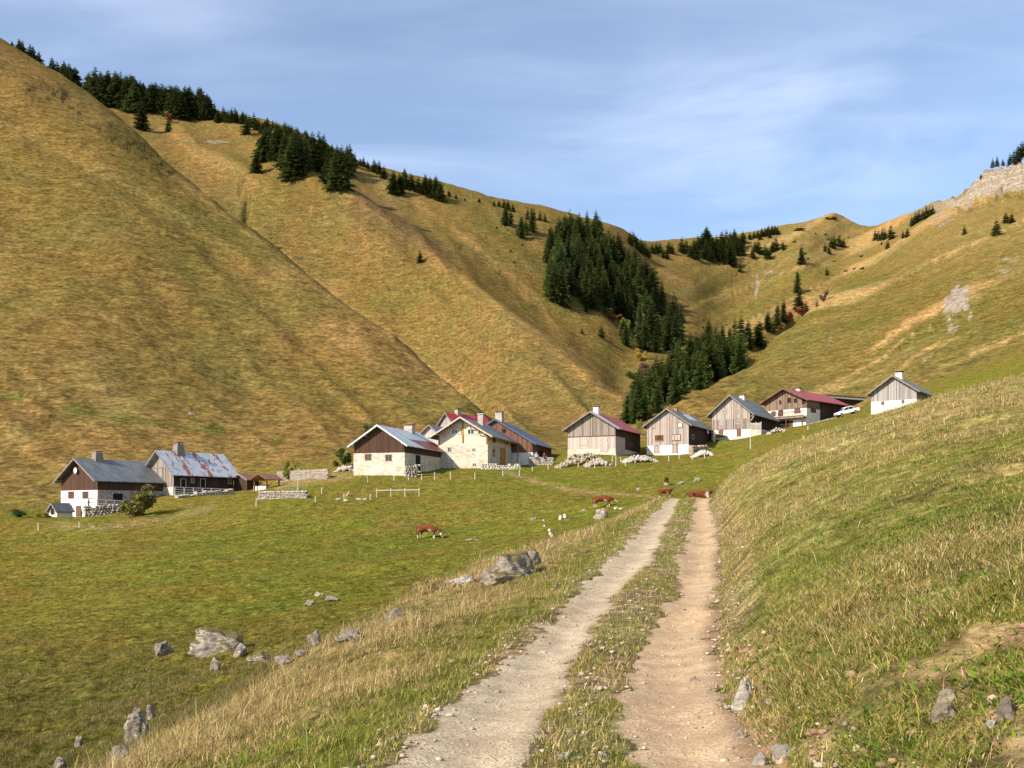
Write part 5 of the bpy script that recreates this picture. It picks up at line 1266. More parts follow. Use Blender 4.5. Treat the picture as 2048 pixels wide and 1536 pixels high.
class Forest:
    def __init__(s):
        s.fm = mat_foliage('spruce needles', (0.056, 0.084, 0.024), (0.125, 0.150, 0.046)); s.bark = mat_plain('spruce bark', (0.12, 0.085, 0.06), 0.95)
        s.fm2 = mat_foliage('young spruce needles', (0.060, 0.092, 0.022), (0.125, 0.155, 0.042))
        s.crowns = [spruce_crown(i + 1, 30, 9, r, l, g) for i, (r, l, g) in enumerate(((0.20, 0.02, 0.25), (0.175, 0.03, 0.3), (0.22, 0.02, 0.2), (0.16, 0.05, 0.35), (0.19, 0.04, 0.28), (0.23, 0.02, 0.3)))]
        for m in s.crowns: m.materials.append(s.fm)
        s.crowns2 = [spruce_crown(i + 31, 28, 9, r, 0.03, g) for i, (r, g) in enumerate(((0.24, 0.22), (0.21, 0.28), (0.26, 0.25)))]
        for m in s.crowns2: m.materials.append(s.fm2)
        s.trunk = trunk_mesh(); s.trunk.materials.append(s.bark); s.n = 0; s.q = []
    def tree(s, u, p, hpx, label, group, young=False, kind='spruce_tree', fat=1.0, near=0, parts=True, lab_cat='tree'):
        s.q.append((hpx, u, p, label, group, young, kind, fat, near)); s.n += 1
    def plant(s, hpx, u, p, label, group, young, kind, fat, near):
        x, y, z = hit(u, p, near); h = max(1.2, hpx / F * y) * (1.05 if y > 600 else 1.0)
        r = empty(kind, (x, y, z - 0.01 * h), random.uniform(0, 6.28), label, 'tree', group)
        w = h * fat * random.uniform(0.88, 1.12)
        for nm, me in (('crown', random.choice(s.crowns2 if young else s.crowns)), ('trunk', s.trunk)):
            o = link(nm, me, None, r); o.scale = (w, w, h)
            if nm == 'crown': o.rotation_euler = (0, 0, random.uniform(0, 6.28))
    def plant_all(s, limit=296):
        s.q.sort(key=lambda t: -t[0])
        for t in s.q[:limit]: s.plant(*t)
        base = spruce_crown(77, 16, 7, 0.21, 0.02, 0.28); co = np.zeros(len(base.vertices) * 3); base.vertices.foreach_get('co', co); co = co.reshape(-1, 3); Vs = []
        for hpx, u, p, label, group, young, kind, fat, near in s.q[limit:]:
            x, y, z = hit(u, p, near); h = max(1.2, hpx / F * y); w = h * fat * random.uniform(0.9, 1.1); a = random.uniform(0, 6.28); c, n = math.cos(a), math.sin(a)
            Vs.append(np.stack([x + w * (co[:, 0] * c - co[:, 1] * n), y + w * (co[:, 0] * n + co[:, 1] * c), z - 0.02 * h + h * co[:, 2]], 1))
        V = np.concatenate(Vs); o = link('distant_spruces', np_mesh('distant_spruces', V, np.arange(len(V)).reshape(-1, 3)), s.fm)
        tag(o, 'tiny far off spruces dotted along the ridges and the saddle', 'trees', kind='stuff')
def in_poly(u, p, poly):
    c = False; j = len(poly) - 1
    for i in range(len(poly)):
        (x1, y1), (x2, y2) = poly[i], poly[j]
        if (y1 > p) != (y2 > p) and u < (x2 - x1) * (p - y1) / (y2 - y1) + x1: c = not c
        j = i
    return c
def scatter(poly, n, dmin, seed):
    rg = random.Random(seed); xs = [q[0] for q in poly]; ys = [q[1] for q in poly]; out = []; t = 0
    while len(out) < n and t < 20000:
        t += 1; u, p = rg.uniform(min(xs), max(xs)), rg.uniform(min(ys), max(ys))
        if in_poly(u, p, poly) and all(((u - a) ** 2 + 3 * (p - b) ** 2) > dmin ** 2 for a, b in out): out.append((u, p))
    return out
def shrub(u, p, wpx, hpx, cols, seed, label, name='shrub', cat='shrub', leaves=900, leaf=0.06, group=None, near=0):
    x, y, z = hit(u, p, near); w, h = wpx / F * y, hpx / F * y
    r = empty(name, (x, y, z - 0.03), random.uniform(0, 6), label, cat, group)
    fm = mat_foliage(label[:24], cols[0], cols[1], 0.3)
    o = link('foliage' if name != 'rowan_tree' else 'crown', leafy_crown(seed, leaves, 10, 0.8, leaf, 0.58 if 'tree' in name else 0.42), fm, r); o.scale = (w * 0.95, w * 0.95, h * 1.05)
    t = link('stem' if name != 'rowan_tree' else 'trunk', branchy(seed), M['shutter'], r); t.scale = (w, w, h); return r
def build_trees():
    f = Forest(); rnd = random.Random(3)
    CF = 'dark spruce in the dense forest on the spur in the middle of the valley head'
    for i, (u, p) in enumerate(scatter([(1093, 508), (1125, 498), (1150, 470), (1200, 478), (1228, 540), (1290, 575), (1330, 610), (1352, 660), (1358, 700), (1322, 704), (1262, 674), (1243, 640), (1200, 628), (1166, 622), (1150, 600), (1118, 608), (1100, 600), (1096, 545)], 100, 8.5, 5)):
        h = np.interp(p, [470, 520, 600, 700], [52, 66, 84, 92]) * rnd.uniform(0.78, 1.15)
        f.tree(u, p, h, CF, 'central forest spruces')
    for u, p, h in ((1108, 603, 92), (1124, 612, 96), (1100, 597, 70), (1172, 625, 26), (1246, 678, 40), (1252, 690, 45), (1290, 702, 70), (1312, 706, 62), (1338, 700, 75), (1360, 690, 60), (1362, 645, 40), (1103, 520, 55), (1150, 512, 70), (1118, 505, 72), (1140, 500, 80), (1158, 488, 62), (1130, 486, 58)):
        f.tree(u, p, h, CF, 'central forest spruces')
    f.tree(1280, 690, 105, 'tallest and thinnest spruce, at the lower right of the central forest', None, fat=0.6)
    GF = 'young bright green spruce in the gully wood above the right hand barns'
    for i, (u, p) in enumerate(scatter([(1250, 844), (1305, 829), (1335, 808), (1384, 785), (1440, 756), (1488, 735), (1478, 712), (1440, 712), (1400, 722), (1372, 735), (1340, 756), (1300, 792), (1262, 815)], 56, 9, 8)):
        f.tree(u, p, rnd.uniform(58, 82), GF, 'gully wood spruces', True)
    for u, p, h in ((1255, 846, 66), (1272, 846, 72), (1290, 840, 66), (1316, 826, 70), (1352, 806, 78), (1400, 780, 72), (1432, 763, 74), (1452, 752, 78), (1470, 746, 66), (1480, 742, 70)):
        f.tree(u, p, h, GF, 'gully wood spruces', True)
    UF = 'spruce on the upper edge of the gully, left of the bare hillside'
    for u, p, h in ((1417, 690, 58), (1436, 686, 30), (1445, 692, 48), (1470, 690, 62), (1482, 694, 68), (1496, 690, 52), (1460, 700, 50), (1500, 700, 45)):
        f.tree(u, p, h, UF, 'upper gully spruces')
    f.tree(1518, 694, 54, 'bushy spread spruce alone at the edge of the gully meadow', None, fat=1.5)
    for u, p, h in ((1536, 664, 40), (1555, 656, 50), (1567, 648, 46), (1545, 665, 36)): f.tree(u, p, h, 'slender spruce in the small row beside red autumn bushes', 'slender gully spruces')
    for u, p, h, w in ((1598, 625, 46, 1.3), (1595, 586, 48, 0.95), (1612, 622, 24, 1), (1603, 530, 40, 1.1), (1634, 614, 15, 1), (1654, 552, 22, 1)): f.tree(u, p, h, 'single spruce standing in line up the gully on the right slope', 'line of gully spruces', fat=w)
    CFL = 'small distant spruce on the saddle at the head of the valley'
    for u, p, h in ((1260, 490, 30), (1266, 494, 34), (1274, 500, 30), (1282, 506, 32), (1290, 512, 28), (1297, 516, 24), (1305, 508, 24), (1313, 507, 26), (1320, 507, 25), (1338, 507, 28), (1344, 509, 22), (1327, 516, 20), (1334, 518, 18)):
        f.tree(u, p, h, CFL, 'saddle spruces', fat=1.4)
    for u, p in scatter([(1358, 508), (1380, 498), (1490, 484), (1500, 512), (1490, 530), (1470, 542), (1450, 528), (1420, 526), (1395, 522)], 44, 7, 9): f.tree(u, p, rnd.uniform(26, 40), CFL, 'saddle spruces', fat=1.4)
    f.tree(1480, 546, 26, 'lowest spruce at the tip of the saddle wood', None)
    for u, p, h in ((1505, 520, 26), (1517, 508, 30), (1530, 512, 26), (1536, 518, 28), (1545, 505, 26), (1552, 502, 30), (1566, 501, 18), (1510, 505, 25), (1500, 480, 16), (1508, 477, 16), (1516, 476, 18), (1524, 474, 20), (1530, 473, 20), (1537, 471, 22), (1544, 470, 22), (1550, 469, 20), (1555, 470, 18), (1520, 480, 14), (1540, 478, 14)):
        f.tree(u, p, h, CFL, 'saddle spruces', fat=1.45)
    RH = 'spruce in a small clump high on the right hand grass slope'
    for u, p, h in ((1650, 503, 18), (1658, 508, 22), (1663, 498, 28), (1668, 496, 30), (1679, 495, 30), (1687, 496, 22), (1751, 481, 24), (1757, 481, 24), (1765, 480, 28), (1770, 480, 26), (1782, 479, 34), (1775, 498, 20), (1806, 477, 18), (1815, 475, 22), (1824, 453, 22), (1831, 448, 28), (1838, 444, 28), (1845, 441, 26), (1852, 438, 30), (1859, 434, 24), (1865, 430, 22), (1763, 489, 8)):
        f.tree(u, p, h, RH, 'right slope spruce clumps', fat=1.2)
    f.tree(1929, 470, 22, 'small spruce left of the lone pyramid spruce on the right slope', None, fat=1.1)
    f.tree(1992, 472, 38, 'lone pyramid shaped spruce on the right slope near the frame edge', None, fat=1.3)
    for u, p, h in ((2012, 446, 24), (2023, 447, 22)): f.tree(u, p, h, 'bushy spruce pair at the right frame edge below the crag', 'right edge spruce pair', fat=1.6)
    for u, p, h in ((1962, 362, 12), (1985, 341, 20), (1994, 336, 22), (2006, 332, 16), (2020, 330, 26), (2028, 327, 30), (2036, 322, 32), (2043, 317, 34), (2047, 313, 32)): f.tree(u, p, h, 'tiny spruce on top of the pale crag', 'crag top spruces', fat=1.1)
    BG = 'tall dark spruce in the grove on the shoulder of the left ridge'
    for u, p, h in ((513, 346, 46), (530, 322, 70), (547, 320, 62), (558, 320, 74), (568, 336, 70), (580, 362, 92), (590, 356, 70), (600, 350, 85), (610, 340, 70), (625, 340, 78), (638, 346, 85), (648, 336, 66), (570, 300, 55), (553, 288, 45), (540, 300, 50), (590, 318, 64), (612, 305, 44), (578, 290, 40), (670, 381, 85), (684, 380, 90), (661, 368, 66), (700, 343, 54), (694, 352, 60), (655, 340, 50)):
        f.tree(u, p, h, BG, 'left shoulder grove spruces', fat=1.3)
    MS = 'small spruce along the descending skyline of the left ridge'
    for u, p, h in ((664, 303, 16), (720, 331, 15), (727, 334, 22), (735, 338, 18), (748, 345, 28), (758, 350, 30), (768, 358, 28), (787, 388, 46), (799, 390, 42), (809, 378, 40), (822, 380, 36), (837, 386, 36), (850, 391, 42), (860, 394, 40), (872, 399, 46), (880, 403, 40), (898, 393, 14), (912, 398, 11), (930, 402, 8), (958, 405, 11), (988, 412, 12), (998, 414, 16), (1008, 417, 20), (1016, 420, 22), (1026, 424, 18)):
        f.tree(u, p, h, MS, 'left skyline small spruces', fat=1.45)
    for u, p, h in ((1011, 452, 42), (1021, 450, 38), (1043, 476, 45), (1052, 470, 38), (1064, 464, 48), (1055, 440, 28), (1068, 440, 26), (1080, 442, 24), (1090, 445, 20), (1034, 470, 16)): f.tree(u, p, h, 'spruce in the loose group left above the central forest', 'loose upper spruces')
    for u, p, h in ((1228, 478, 12), (1235, 480, 10)): f.tree(u, p, h, 'tiny spruce on the ridge right behind the central forest', 'ridge tip spruces')
    LS = 'dark spruce in the skyline wood behind the big left hill'
    for u, p, h in ((24, 108, 14), (38, 120, 28), (45, 124, 30), (60, 134, 34), (66, 138, 34), (78, 144, 32), (104, 158, 38), (114, 165, 36), (128, 172, 48), (138, 176, 48), (150, 182, 46), (178, 196, 50), (190, 207, 72), (201, 210, 66), (214, 211, 66), (206, 200, 50)): f.tree(u, p, h, LS, 'left skyline wood spruces', near=430, fat=1.45)
    for i in range(44):
        u = 216 + i * 4.9 + rnd.uniform(-3, 3); f.tree(u, np.interp(u, [210, 330, 420], [206, 229, 239]) + rnd.uniform(-4, 4), rnd.uniform(50, 68) * np.interp(u, [220, 400, 430], [1, 0.9, 0.6]), LS, 'left skyline wood spruces', near=430, fat=1.4)
    for u, p, h in ((232, 214, 62), (252, 220, 60), (268, 226, 60), (300, 224, 50), (346, 236, 60), (362, 240, 56)): f.tree(u, p, h, LS, 'left skyline wood spruces', near=430, fat=1.45)
    f.tree(284, 261, 58, 'spruce standing forward of the skyline wood on the left slope', None, fat=1.35, near=430)
    f.tree(337, 264, 36, 'spruce beside the orange autumn tree on the left slope', None, near=430)
    for i in range(34):
        u = 408 + i * 9.2 + rnd.uniform(-3, 3); f.tree(u, np.interp(u, [400, 482, 560, 655, 714], [236, 246, 268, 305, 336]) + rnd.uniform(-2, 5), rnd.uniform(20, 34), 'spruce in the thin row between skyline wood and shoulder grove', 'thin row spruces', near=430, fat=1.3)
    for u, p, h in ((415, 240, 30), (424, 240, 26), (436, 244, 28), (450, 243, 26), (463, 245, 26), (474, 246, 24), (486, 248, 26), (493, 268, 36), (502, 256, 24), (512, 262, 26), (524, 266, 26), (536, 272, 24)): f.tree(u, p, h, 'spruce in the thin row between skyline wood and shoulder grove', 'thin row spruces', near=430, fat=1.4)
    f.tree(840, 526, 28, 'lone small spruce on the open face of the left ridge', None, fat=1.25)
    f.tree(1203, 675, 26, 'little lone spruce on the grass spur below the central forest', None, fat=1.4)
    f.tree(1164, 668, 15, 'smallest lone spruce left of the other on the grass spur', None, fat=1.2)
    f.plant_all()
    red = ((0.22, 0.06, 0.03), (0.32, 0.11, 0.05)); yel = ((0.45, 0.27, 0.04), (0.55, 0.36, 0.07)); pink = ((0.24, 0.13, 0.09), (0.34, 0.22, 0.16)); ol = ((0.085, 0.095, 0.028), (0.20, 0.15, 0.045)); gr = ((0.13, 0.17, 0.03), (0.26, 0.24, 0.05)); dg = ((0.06, 0.09, 0.025), (0.10, 0.13, 0.04))
    shrub(1228, 646, 34, 18, red, 1, 'red leaved bush at the lower edge of the central forest', 'rowan_tree', 'tree')
    shrub(1177, 600, 17, 18, red, 2, 'reddish rowan in the middle of the central forest front', 'rowan_tree', 'tree')
    shrub(1276, 724, 22, 26, yel, 3, 'bright yellow autumn tree below the central forest', 'rowan_tree', 'tree')
    shrub(1290, 752, 42, 28, pink, 4, 'bare pinkish grey bush below the yellow autumn tree')
    shrub(1264, 757, 30, 20, dg, 5, 'dark low bush left of the pinkish grey bush')
    shrub(1574, 652, 26, 24, red, 6, 'left one of the red bushes on the gully rim', 'rowan_tree', 'tree'); shrub(1602, 632, 28, 22, red, 7, 'right and higher one of the red bushes on the gully rim', 'rowan_tree', 'tree')
    shrub(1558, 662, 22, 9, yel, 8, 'low yellow bush on the gully rim'); shrub(1649, 602, 20, 18, pink, 9, 'pinkish bush beside the topmost small gully spruce')
    shrub(336, 246, 22, 24, ((0.30, 0.12, 0.04), (0.36, 0.18, 0.07)), 10, 'orange autumn tree on the slope below the skyline wood', 'rowan_tree', 'tree', near=430)
    shrub(1245, 662, 22, 26, gr, 14, 'yellowish green tree at the foot of the central forest', 'rowan_tree', 'tree'); shrub(1212, 632, 30, 20, gr, 15, 'olive bush left of the red leaved bush')
    shrub(1665, 440, 30, 7, dg, 11, 'dark dwarf bushes on the rounded summit of the skyline'); shrub(1600, 462, 24, 6, dg, 12, 'dark dwarf bushes on the skyline left of the rounded summit')
    shrub(282, 1031, 92, 74, ol, 20, 'large rusty green shrub in front of the dark brown barn', leaves=2600, leaf=0.045)
    shrub(437, 977, 24, 34, gr, 21, 'yellow green bush on the terrace of the rusty roofed barn', leaves=700)
    shrub(578, 962, 26, 40, gr, 22, 'young green tree before the grey stone wall', 'ash_tree', 'tree', leaves=700)
    shrub(690, 932, 38, 36, dg, 23, 'dark green bush at the left wall of the zinc roofed barn', leaves=1200)
    shrub(738, 866, 26, 20, dg, 24, 'green bush top behind the zinc roof'); shrub(38, 1034, 46, 16, dg, 25, 'low green vegetable patch left of the tiny white hut', leaves=900); shrub(90, 1036, 26, 12, dg, 26, 'low green plants before the tiny white hut', leaves=500)
    shrub(1278, 858, 16, 24, gr, 27, 'olive bush between the old barn and the orange windowed barn', leaves=500)
    dk = ((0.035, 0.045, 0.018), (0.06, 0.07, 0.03))
    spots = scatter([(1560, 490), (1680, 452), (1740, 480), (1720, 560), (1640, 560), (1580, 520)], 16, 16, 4) + scatter([(990, 430), (1060, 480), (1020, 540), (975, 560)], 6, 22, 5) + scatter([(1270, 735), (1330, 745), (1320, 770), (1270, 765)], 10, 7, 6) + scatter([(1400, 640), (1500, 660), (1480, 672), (1400, 656)], 7, 12, 7)
    cm = leafy_crown(50, 260, 5, 0.7, 0.10); cm.materials.append(mat_foliage('juniper', *dk))
    for i, (u, p) in enumerate(spots):
        x, y, z = hit(u, p); o = link('juniper_bush', cm); w = rnd.uniform(5, 9) / F * y; o.scale = (w, w, w * 0.7); o.location = (x, y, z - 0.15 * w); tag(o, 'tiny dark bush dotted on the far grass slopes', 'bush', 'scattered dwarf bushes')
    return f.n

# ------------------------------------------------------------------ skinned figures
def skin_mesh(name, pts, edges, sub=1):
    """pts: list of (x,y,z,rx,ry); returns an evaluated continuous mesh"""
    me = bpy.data.meshes.new(name); me.from_pydata([p[:3] for p in pts], edges, [])
    o = bpy.data.objects.new(name, me); COL.objects.link(o)
    md = o.modifiers.new('Skin', 'SKIN'); 
    for i, p in enumerate(pts):
        v = me.skin_vertices[0].data[i]; v.radius = (p[3], p[4] if len(p) > 4 else p[3]); v.use_root = (i == 0)
    s = o.modifiers.new('Sub', 'SUBSURF'); s.levels = sub; s.render_levels = sub
    dg = bpy.context.evaluated_depsgraph_get(); ev = o.evaluated_get(dg)
    out = bpy.data.meshes.new_from_object(ev); out.name = name
    bpy.data.objects.remove(o); 
    for p in out.polygons: p.use_smooth = True
    return out
def paint(me, fn):
    a = me.color_attributes.new('gcol', 'FLOAT_COLOR', 'POINT'); co = np.zeros(len(me.vertices) * 3); me.vertices.foreach_get('co', co); co = co.reshape(-1, 3)
    c = np.ones((len(co), 4)); c[:, :3] = fn(co); a.data.foreach_set('color', c.ravel())
def cow_mesh(pose):
    P = [(-0.78, 0, 1.06, .27, .30), (-0.25, 0, 0.99, .33, .37), (0.25, 0, 0.97, .34, .37), (0.62, 0, 1.03, .26, .33)]; E = [(0, 1), (1, 2), (2, 3)]
    def add(p, to): P.append(p); E.append((to, len(P) - 1)); return len(P) - 1
    if pose == 'graze': nk = ((0.95, 0.02, 0.86, .15, .19), (1.22, 0.03, 0.50, .11, .12), (1.34, 0.03, 0.34, .115, .12), (1.46, 0.03, 0.13, .075, .08))
    elif pose == 'low': nk = ((0.95, 0, 0.98, .16, .2), (1.24, 0, 0.80, .11, .12), (1.36, 0, 0.74, .115, .12), (1.60, 0, 0.56, .075, .08))
    else: nk = ((0.92, 0, 1.17, .16, .20), (1.16, 0.05, 1.30, .12, .13), (1.30, 0.10, 1.32, .12, .12), (1.52, 0.2, 1.18, .075, .08))
    i = 3; ids = []
    for q in nk: i = add(q, i); ids.append(i)
    hx, hy, hz = P[ids[2]][:3]
    for sg in (-1, 1): add((hx - 0.08, hy + sg * 0.24, hz + 0.04, .035, .06), ids[2])
    t = add((-1.06, 0, 1.10, .05), 0); t = add((-1.15, 0, 0.85, .03), t); add((-1.15, 0, 0.42, .045), t)
    if pose != 'lie':
        for sg in (-1, 1):
            st = 0.10 * sg
            a = add((-0.66 + st, sg * 0.19, 0.72, .13, .17), 0); a = add((-0.88 + st, sg * 0.18, 0.44, .06, .08), a); a = add((-0.84 + st, sg * 0.18, 0.10, .048), a); add((-0.78 + st, sg * 0.18, 0.02, .06), a)
            a = add((0.55 - st, sg * 0.18, 0.68, .10, .13), 3); a = add((0.58 - st, sg * 0.17, 0.38, .062), a); a = add((0.56 - st, sg * 0.17, 0.10, .045), a); add((0.60 - st, sg * 0.17, 0.02, .058), a)
    else:
        for sg in (-1, 1):
            a = add((-0.55, sg * 0.36, 0.74, .14, .14), 0); a = add((-0.25, sg * 0.46, 0.68, .06), a); add((0.0, sg * 0.46, 0.66, .05), a)
            a = add((0.70, sg * 0.26, 0.74, .10), 3); a = add((0.98, sg * 0.24, 0.68, .06), a); add((0.80, sg * 0.20, 0.66, .05), a)
    me = skin_mesh('cow', P, E, 1); b = np.array(P[ids[1]][:3]); m = np.array(P[ids[3]][:3]); ax = (m - b) / np.linalg.norm(m - b)
    def col(co):
        n = fbm(co[:, 0] * 3 + 9, co[:, 2] * 3 + co[:, 1] * 2, 3); c = np.tile(np.array([0.15, 0.046, 0.022]), (len(co), 1)) * (1 + 0.25 * n)[:, None]
        w = np.array([0.66, 0.58, 0.48]); z0 = 0.64 if pose == 'lie' else 0.0
        head = ((co - b) @ ax > 0.02) & (co[:, 0] > 1.0)
        legs = (co[:, 2] < 0.34 + 0.1 * n) & (pose != 'lie'); belly = (co[:, 2] < 0.70 + 0.10 * n) & (co[:, 0] > -0.5) & (co[:, 0] < 0.95) & (n > -0.15)
        sh = (pose == 'lie') & (np.abs(co[:, 0] - 0.62) < 0.14) & (co[:, 2] < 1.15)
        c[head | legs | belly | sh] = w
        eye = head & ((np.linalg.norm(co - np.array(P[ids[2]][:3]) - np.array([0.02, 0.10, 0.03]), axis=1) < 0.07) | (np.linalg.norm(co - np.array(P[ids[2]][:3]) - np.array([0.02, -0.10, 0.03]), axis=1) < 0.07))
        c[eye] = (0.10, 0.04, 0.02)
        return c
    if pose == 'lie':
        for v in me.vertices: v.co.z -= 0.62
    me2 = me; co = np.zeros(len(me.vertices) * 3); me.vertices.foreach_get('co', co); off = 0.62 if pose == 'lie' else 0
    paint(me, lambda c: col(c + np.array([0, 0, off]))); return me
def build_animals():
    cm = mat_attr('cow hide', transl=0.0)
    G_ = {p: cow_mesh(p) for p in ('graze', 'low', 'stand', 'lie')}
    for me in G_.values(): me.materials.append(cm)
    for u, p, hpx, pose, rz, lab, nr in ((858, 1077, 28, 'graze', -14, 'nearest red brown cow grazing alone in the open meadow, white face down', 60), (1208, 1015, 24, 'low', -8, 'red brown cow standing just above the grey boulder, white head lowered', 60),
                                       (1332, 996, 18, 'stand', 10, 'small brown calf standing side on left of the track crest', 60), (1334, 971, 17, 'graze', 75, 'brown cow seen from behind, farthest up the meadow', 60),
                                       (1400, 998, 19, 'lie', 3, 'red brown and white cow lying down at the crest of the track', 84)):
        x, y, z = hit(u, p, nr); s = hpx / F * y / (1.30 if pose != 'lie' else 0.80)
        s = min(max(s, 0.55), 1.15); o = link('cow', G_[pose]); o.location = (x - 0.1, y, z - 0.01); o.scale = (s, s, s); o.rotation_euler = (0, 0, R(rz)); tag(o, lab, 'cow', 'cows on the meadow')
def build_people():
    pm = mat_attr('skin and clothes', transl=0.0); hm = mat_plain('dark hair', (0.03, 0.022, 0.016)); hat = mat_plain('white hat cloth', (0.7, 0.7, 0.68))
    def person(u, p, Y, shirt, trousers, lab, cap):
        P = [(0, 0, 0.10, .15, .12), (0, 0.02, 0.32, .15, .11), (0, 0.0, 0.52, .17, .11), (0, -0.02, 0.63, .06, .06), (0, -0.04, 0.74, .085, .10), (0, -0.04, 0.86, .07, .08)]; E = [(0, 1), (1, 2), (2, 3), (3, 4), (4, 5)]
        def add(q, t): P.append(q); E.append((t, len(P) - 1)); return len(P) - 1
        add((0, -0.145, 0.745, .018), 4)                                  # nose
        for sg in (-1, 1):
            add((sg * 0.105, -0.03, 0.75, .018), 4)                       # ear
            a = add((sg * 0.20, 0.0, 0.53, .06), 2); a = add((sg * 0.26, -0.06, 0.28, .045), a); a = add((sg * 0.16, -0.30, 0.17, .034), a); h = add((sg * 0.13, -0.38, 0.15, .03, .02), a)
            for k in range(4): f = add((sg * 0.13 + (k - 1.5) * 0.022, -0.45 - 0.008 * (1 - abs(k - 1.3)), 0.135, .009), h); add((sg * 0.13 + (k - 1.5) * 0.024, -0.49, 0.112, .008), f)
            f = add((sg * 0.13 - sg * 0.05, -0.39, 0.15, .010), h); add((sg * 0.13 - sg * 0.065, -0.43, 0.14, .009), f)
            a = add((sg * 0.12, -0.22, 0.09, .085), 0); a = add((sg * 0.13, -0.46, 0.07, .06), a); a = add((sg * 0.13, -0.50, -0.18, .052), a); a = add((sg * 0.13, -0.47, -0.40, .04), a); add((sg * 0.13, -0.62, -0.44, .04, .035), a)
        me = skin_mesh('person', P, E, 1)
        def col(c):
            o = np.tile(np.array(shirt), (len(c), 1)); o[(c[:, 2] < 0.16) & (c[:, 1] > -0.56) & ~((c[:, 1] < -0.30) & (c[:, 2] > 0.125))] = trousers; o[c[:, 2] > 0.585] = (0.50, 0.30, 0.21); o[(c[:, 1] < -0.33) & (c[:, 2] > 0.10) & (c[:, 2] < 0.2) & (np.abs(c[:, 0]) < 0.22) & (c[:, 2] > 0.13)] = (0.50, 0.30, 0.21); o[c[:, 2] < -0.36] = (0.05, 0.04, 0.035); return o
        paint(me, col); me.materials.append(pm); o = link('person', me); o.location = at(u, p, Y); o.rotation_euler = (0, 0, R(6)); tag(o, lab, 'person')
        V, Fc = ICO[2]; V = V * np.array([0.105, 0.125, 0.085]) + np.array([0, -0.02, 0.85]); V = V[:]; 
        hh = link('hair' if not cap else 'hat', np_mesh('hair', V, Fc, True), hat if cap else hm, o)
        V2 = ICO[1][0] * 0.013
        for sg in (-1, 1): e = link('eye', np_mesh('eye', V2 + np.array([sg * 0.035, -0.132, 0.775]), ICO[1][1]), hm, o)
    person(1072.5, 915.2, 182.0, (0.55, 0.56, 0.58), (0.10, 0.11, 0.15), 'person in pale top and white hat sitting on the white stone wall', True)
    person(1088.5, 915.6, 181.7, (0.16, 0.035, 0.04), (0.05, 0.05, 0.07), 'person in dark red top sitting on the white stone wall at right', False)
def build_car():
    x, y, z = hit(1695, 841, 120); y = 204.5; x = (1695 - CX) / F * y; z = H1(x, y)
    zl, zr = H1(x - 2, y), H1(x + 2, y)
    r = empty('pickup_car', (x, y, z), R(6), 'white pickup car parked before the balcony chalet and the long shed', 'car'); r.rotation_euler = (0, -math.atan2(min(zr - zl, 0.9), 4), R(6))
    prof = [(-2.45, 0.42), (-2.50, 0.72), (-2.35, 0.95), (-1.25, 1.08), (-0.55, 1.66), (-0.30, 1.72), (0.85, 1.70), (1.15, 1.55), (1.45, 1.10), (2.40, 1.08), (2.48, 0.70), (2.42, 0.42)]
    b = MB().prism(prof, 'y', -0.86, 0.86).build('body', M['whitepaint'], r); bv = b.modifiers.new('bevel', 'BEVEL'); bv.width = 0.06; bv.segments = 2
    g = MB()
    for sy in (-1, 1):
        a, c = (0.862 * sy, 0.872 * sy) if sy > 0 else (0.872 * sy, 0.862 * sy)
        MB().prism([(-1.08, 1.12), (-0.52, 1.57), (0.05, 1.60), (0.05, 1.12)], 'y', a, c).build('side_window', M['glass'], r); MB().prism([(0.14, 1.12), (0.14, 1.60), (0.82, 1.60), (1.12, 1.36), (1.25, 1.12)], 'y', a, c).build('side_window', M['glass'], r)
        MB().box(-2.52, -2.44, 0.5 * sy - 0.22, 0.5 * sy + 0.22, 0.70, 0.86).build('headlight', M['steel'], r)
        for wx in (-1.55, 1.50):
            m = MB(); n = 16; m.prism([(wx + 0.36 * math.cos(2 * math.pi * k / n), 0.34 + 0.36 * math.sin(2 * math.pi * k / n)) for k in range(n)], 'y', min(0.70 * sy, 0.90 * sy), max(0.70 * sy, 0.90 * sy)); w = m.build('wheel', M['tyre'], r)
            m = MB(); m.prism([(wx + 0.20 * math.cos(2 * math.pi * k / n), 0.34 + 0.20 * math.sin(2 * math.pi * k / n)) for k in range(n)], 'y', min(0.901 * sy, 0.93 * sy), max(0.901 * sy, 0.93 * sy)); m.build('rim', M['steel'], w)
    MB().add([(-1.20, -0.72, 1.13), (-1.20, 0.72, 1.13), (-0.62, 0.66, 1.63), (-0.62, -0.66, 1.63), (-1.24, -0.72, 1.14), (-1.24, 0.72, 1.14), (-0.66, 0.66, 1.64), (-0.66, -0.66, 1.64)], [(0, 3, 2, 1), (4, 5, 6, 7), (0, 1, 5, 4), (1, 2, 6, 5), (2, 3, 7, 6), (3, 0, 4, 7)]).build('windscreen', M['glass'], r)
    MB().box(-2.58, -2.47, -0.84, 0.84, 0.42, 0.62).build('bumper', M['greytrim'], r)
